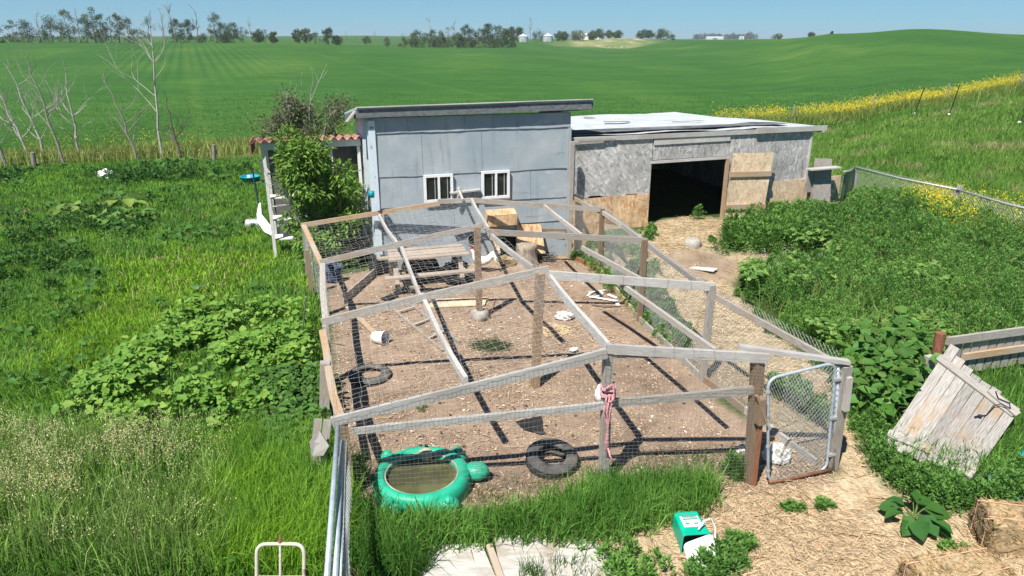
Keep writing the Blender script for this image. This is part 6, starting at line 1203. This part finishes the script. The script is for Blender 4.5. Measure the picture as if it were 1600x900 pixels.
rowA = [(5, 36, 12, 'bush'), (26, 31, 13, 'bush'), (48, 30, 18, 'leafy'), (66, 26, 10, 'bare'), (86, 24, 19, 'leafy'), (100, 32, 16, 'bush'), (113, 13, 15, 'leafy'), (128, 22, 8, 'bare'), (140, 24, 16, 'leafy'), (153, 10, 17, 'leafy'), (166, 20, 14, 'leafy'), (178, 25, 10, 'sparse'), (190, 20, 11, 'leafy'), (206, 27, 15, 'leafy'), (219, 47, 20, 'bush'), (236, 25, 14, 'sparse'), (260, 20, 8, 'bare'), (275, 8, 9, 'bare'), (279, 27, 15, 'leafy'), (297, 30, 13, 'leafy'), (312, 16, 9, 'bare'), (327, 21, 13, 'sparse'), (342, 18, 15, 'leafy'), (356, 33, 16, 'leafy'), (368, 34, 13, 'leafy'), (382, 40, 12, 'sparse'), (395, 34, 8, 'bare'), (405, 45, 12, 'leafy'), (417, 46, 12, 'sparse'), (430, 50, 10, 'leafy')]
rowA = sorted(rowA[:21] + rowA[22:] + [(38, 50, 22, 'bush'), (75, 48, 20, 'bush'), (122, 46, 24, 'bush'), (160, 47, 22, 'bush'), (285, 52, 22, 'bush'), (318, 53, 20, 'bush'), (350, 53, 24, 'bush')])[:36]
for i, (px, top, w_, kd) in enumerate(rowA): far_tree(px, 214 + (i * 37 % 19), top, w_ * 1.15, 100 + i, DESC[kd] + ', ' + ORD[i] + ' from the left in the tree row on the left crest', kd, 'tree row on the left crest')
rowB = [(467, 46, 11, 'leafy'), (480, 44, 12, 'leafy'), (494, 49, 10, 'sparse'), (514, 43, 12, 'leafy'), (528, 57, 10, 'leafy'), (543, 50, 8, 'bare'), (559, 57, 9, 'bare'), (574, 56, 9, 'sparse'), (588, 53, 9, 'bare'), (606, 58, 8, 'sparse')]
for i, (px, top, w_, kd) in enumerate(rowB): far_tree(px, 252 + (i * 31 % 15), top, w_ * 1.1, 140 + i, DESC[kd] + ', ' + ORD[i] + ' from the left in the loose row left of the grove', kd, 'loose row of trees left of the grove')
rowC = [(631, 55, 12, 'bush'), (643, 60, 12, 'bush'), (652, 47, 14, 'leafy'), (664, 50, 12, 'sparse'), (675, 34, 12, 'bare'), (677, 47, 14, 'leafy'), (688, 48, 13, 'leafy'), (700, 42, 13, 'sparse'), (711, 39, 8, 'bare'), (716, 50, 14, 'leafy'), (726, 37, 13, 'leafy'), (737, 45, 14, 'leafy'), (748, 41, 12, 'sparse'), (757, 44, 14, 'leafy'), (765, 36, 13, 'leafy'), (776, 39, 14, 'leafy'), (785, 41, 13, 'leafy'), (794, 44, 12, 'leafy'), (690, 60, 22, 'bush'), (735, 61, 24, 'bush'), (772, 60, 22, 'bush'), (803, 56, 12, 'bush')]
for i, (px, top, w_, kd) in enumerate(sorted(rowC)): far_tree(px, 288 + (i * 29 % 17), top, w_ * 1.2, 160 + i, DESC[kd] + ', ' + ORD[i] + ' from the left in the dense middle grove', kd, 'dense middle grove on the skyline', tall=.12)
rowD = [(802, 42, 10, 'leafy'), (812, 42, 11, 'leafy'), (828, 34, 7, 'bare'), (843, 48, 15, 'bush'), (873, 49, 8, 'leafy'), (881, 50, 8, 'leafy'), (902, 48, 14, 'leafy'), (926, 49, 9, 'leafy'), (936, 46, 12, 'leafy'), (950, 48, 8, 'leafy'), (964, 49, 10, 'leafy'), (1003, 47, 11, 'leafy'), (1014, 48, 11, 'leafy'), (1033, 47, 15, 'leafy'), (1048, 55, 8, 'sparse')]
for i, (px, top, w_, kd) in enumerate(rowD): far_tree(px, 438 + (i * 23 % 15), top, w_ * 1.15, 200 + i, DESC[kd] + ', ' + ORD[i] + ' from the left of those by the grain bins and mound', kd, 'trees by the grain bins and the mound', tall=.4)
for i, (px, top, w_, Yd, lab) in enumerate(((1213, 54, 12, 420, 'small dark bush showing over the right hand slope, leftmost'), (1265, 51, 7, 330, 'tiny dark bush on the skyline midway up the right slope'), (1296, 49.5, 5, 300, 'tiniest dark bush highest up the right hand skyline'))): far_tree(px, Yd, top, w_, 230 + i, lab, 'bush', 'bushes on the right skyline')
# far-off wood
g = np.random.default_rng(4); Pw = []
for k in range(90):
    px = g.uniform(1086, 1181); c = far(px, 1500 + g.uniform(-15, 15)); s_ = g.uniform(2.5, 4.5); hz_ = g.uniform(.3, 1.1) * (5.5 + 3 * vnoise(px * .12, 0, 3)); d = unit(g.normal(0, 1, (26, 3))) * s_; Pw.append(d + np.array([c.x, c.y, c.z + hz_]))
Pw = np.concatenate(Pw); n = len(Pw); ln = g.uniform(2, 4, n); tag(bulk('distant_wood', [leaves(Pw, g.normal(0, 1, (n, 3)), g.normal(0, 1, (n, 3)) + np.array([0, 0, .5]), ln, ln * .6, tint(n, (.06, .082, .05), .25))], 'tree_leaf'), 'far off dark wood on the skyline right of the mound', 'wood', kind='stuff')
def steel_bin(px, Yd, lab):
    c = far(px, Yd); t = thing('grain_bin', lab, 'grain bin', c, 'steel grain bins on the skyline'); m = MB(); prof = []
    for k in range(9): prof += [(2.9, k * .38 - .3), (2.96, k * .38 - .11)]
    m.ring(c, 0, prof, 28, closed=False); m.build('wall', 'sheet_metal', t, smooth=True)
    m = MB(); m.ring(c, 0, [(3.1, 3.05), (3.1, 3.12), (.4, 4.4), (.0005, 4.4)], 28, closed=False); rf_ = m.build('roof', 'bin_roof', t); m = MB(); m.ring(c, 0, [(.42, 4.35), (.42, 4.65), (.0005, 4.75)], 14, closed=False); m.build('vent_cap', 'bin_roof', rf_)
    m = MB(); m.box(c + Vector((-.6, -2.9, .9)), (.8, .16, 1.4)); m.build('door', 'galv', t)
steel_bin(817.5, 432, 'steel grain bin with a conical roof beside the leafy trees, left one'); steel_bin(856, 434, 'steel grain bin right of the round bush, standing in the open')
def far_house(px, Yd, L, W_, h, lab):
    c = far(px, Yd); t = thing('farm_shed', lab, 'shed', c); m = MB(); m.box(c + dz * h / 2, (L, W_, h)); m.build('wall', 'white_plastic', t); a = [c + Vector((sx * (L / 2 + .4), sy * (W_ / 2 + .4), h + .05 + (W_ * .22 if sy == 0 else 0))) for sx in (-1, 1) for sy in (-1, 0, 1)]; m = MB(); m.sheet((a[0], a[3], a[4], a[1]), .15).sheet((a[1], a[4], a[5], a[2]), .15); m.build('roof', 'bin_roof', t)
    m = MB(); m.box(c + Vector((0, -W_ / 2 - .03, h * .4)), (L * .25, .08, h * .75)); m.build('door', 'fascia', t)
far_house(922.5, 452, 12, 6, 2.6, 'long low white shed beside the trees on the skyline'); far_house(1116, 1440, 32, 10, 3, 'distant long white farm building before the far wood'); far_house(1158, 1440, 8, 8, 3.5, 'distant small white farm building before the far wood')
# pale rubble at the foot of the mound
for i, (px, r_) in enumerate(((953, .5), (961, .35), (972, .6), (980, .4))):
    c = far(px, 352 + i); m = MB(); m.blob(c + dz * .15, (r_ * 1.6, r_, r_), 9, 6, .15); solo(m, 'field_stone', 'concrete', ('big pale stone at the foot of the mound, leftmost', 'smallest pale stone at the foot of the mound', 'largest flat pale stone at the foot of the mound', 'grey stone at the foot of the mound, rightmost')[i], 'stone', c, 'stones at the foot of the mound')
# ================================================================== the summer air over the land
hm = bpy.data.materials.new('summer_haze'); hm.use_nodes = True; hn = hm.node_tree; hn.nodes.remove(hn.nodes['Principled BSDF']); pv = hn.nodes.new('ShaderNodeVolumePrincipled')
pv.inputs['Color'].default_value = (.80, .89, 1, 1); pv.inputs['Density'].default_value = 0.00027; pv.inputs['Anisotropy'].default_value = .1; hn.links.new(pv.outputs[0], hn.nodes['Material Output'].inputs['Volume'])
m = MB(); m.v = []; q = [(-2500, -100, -2), (2500, -100, -2), (2500, 3100, -2), (-2500, 3100, -2)]; m.add(q + [(x, y, 24) for x, y, z in q], [(3, 2, 1, 0), (4, 5, 6, 7), (0, 1, 5, 4), (1, 2, 6, 5), (2, 3, 7, 6), (3, 0, 4, 7)])
hz_o = m.build('haze', hm); tag(hz_o, 'thin pale summer haze over the far fields', 'haze', kind='stuff')
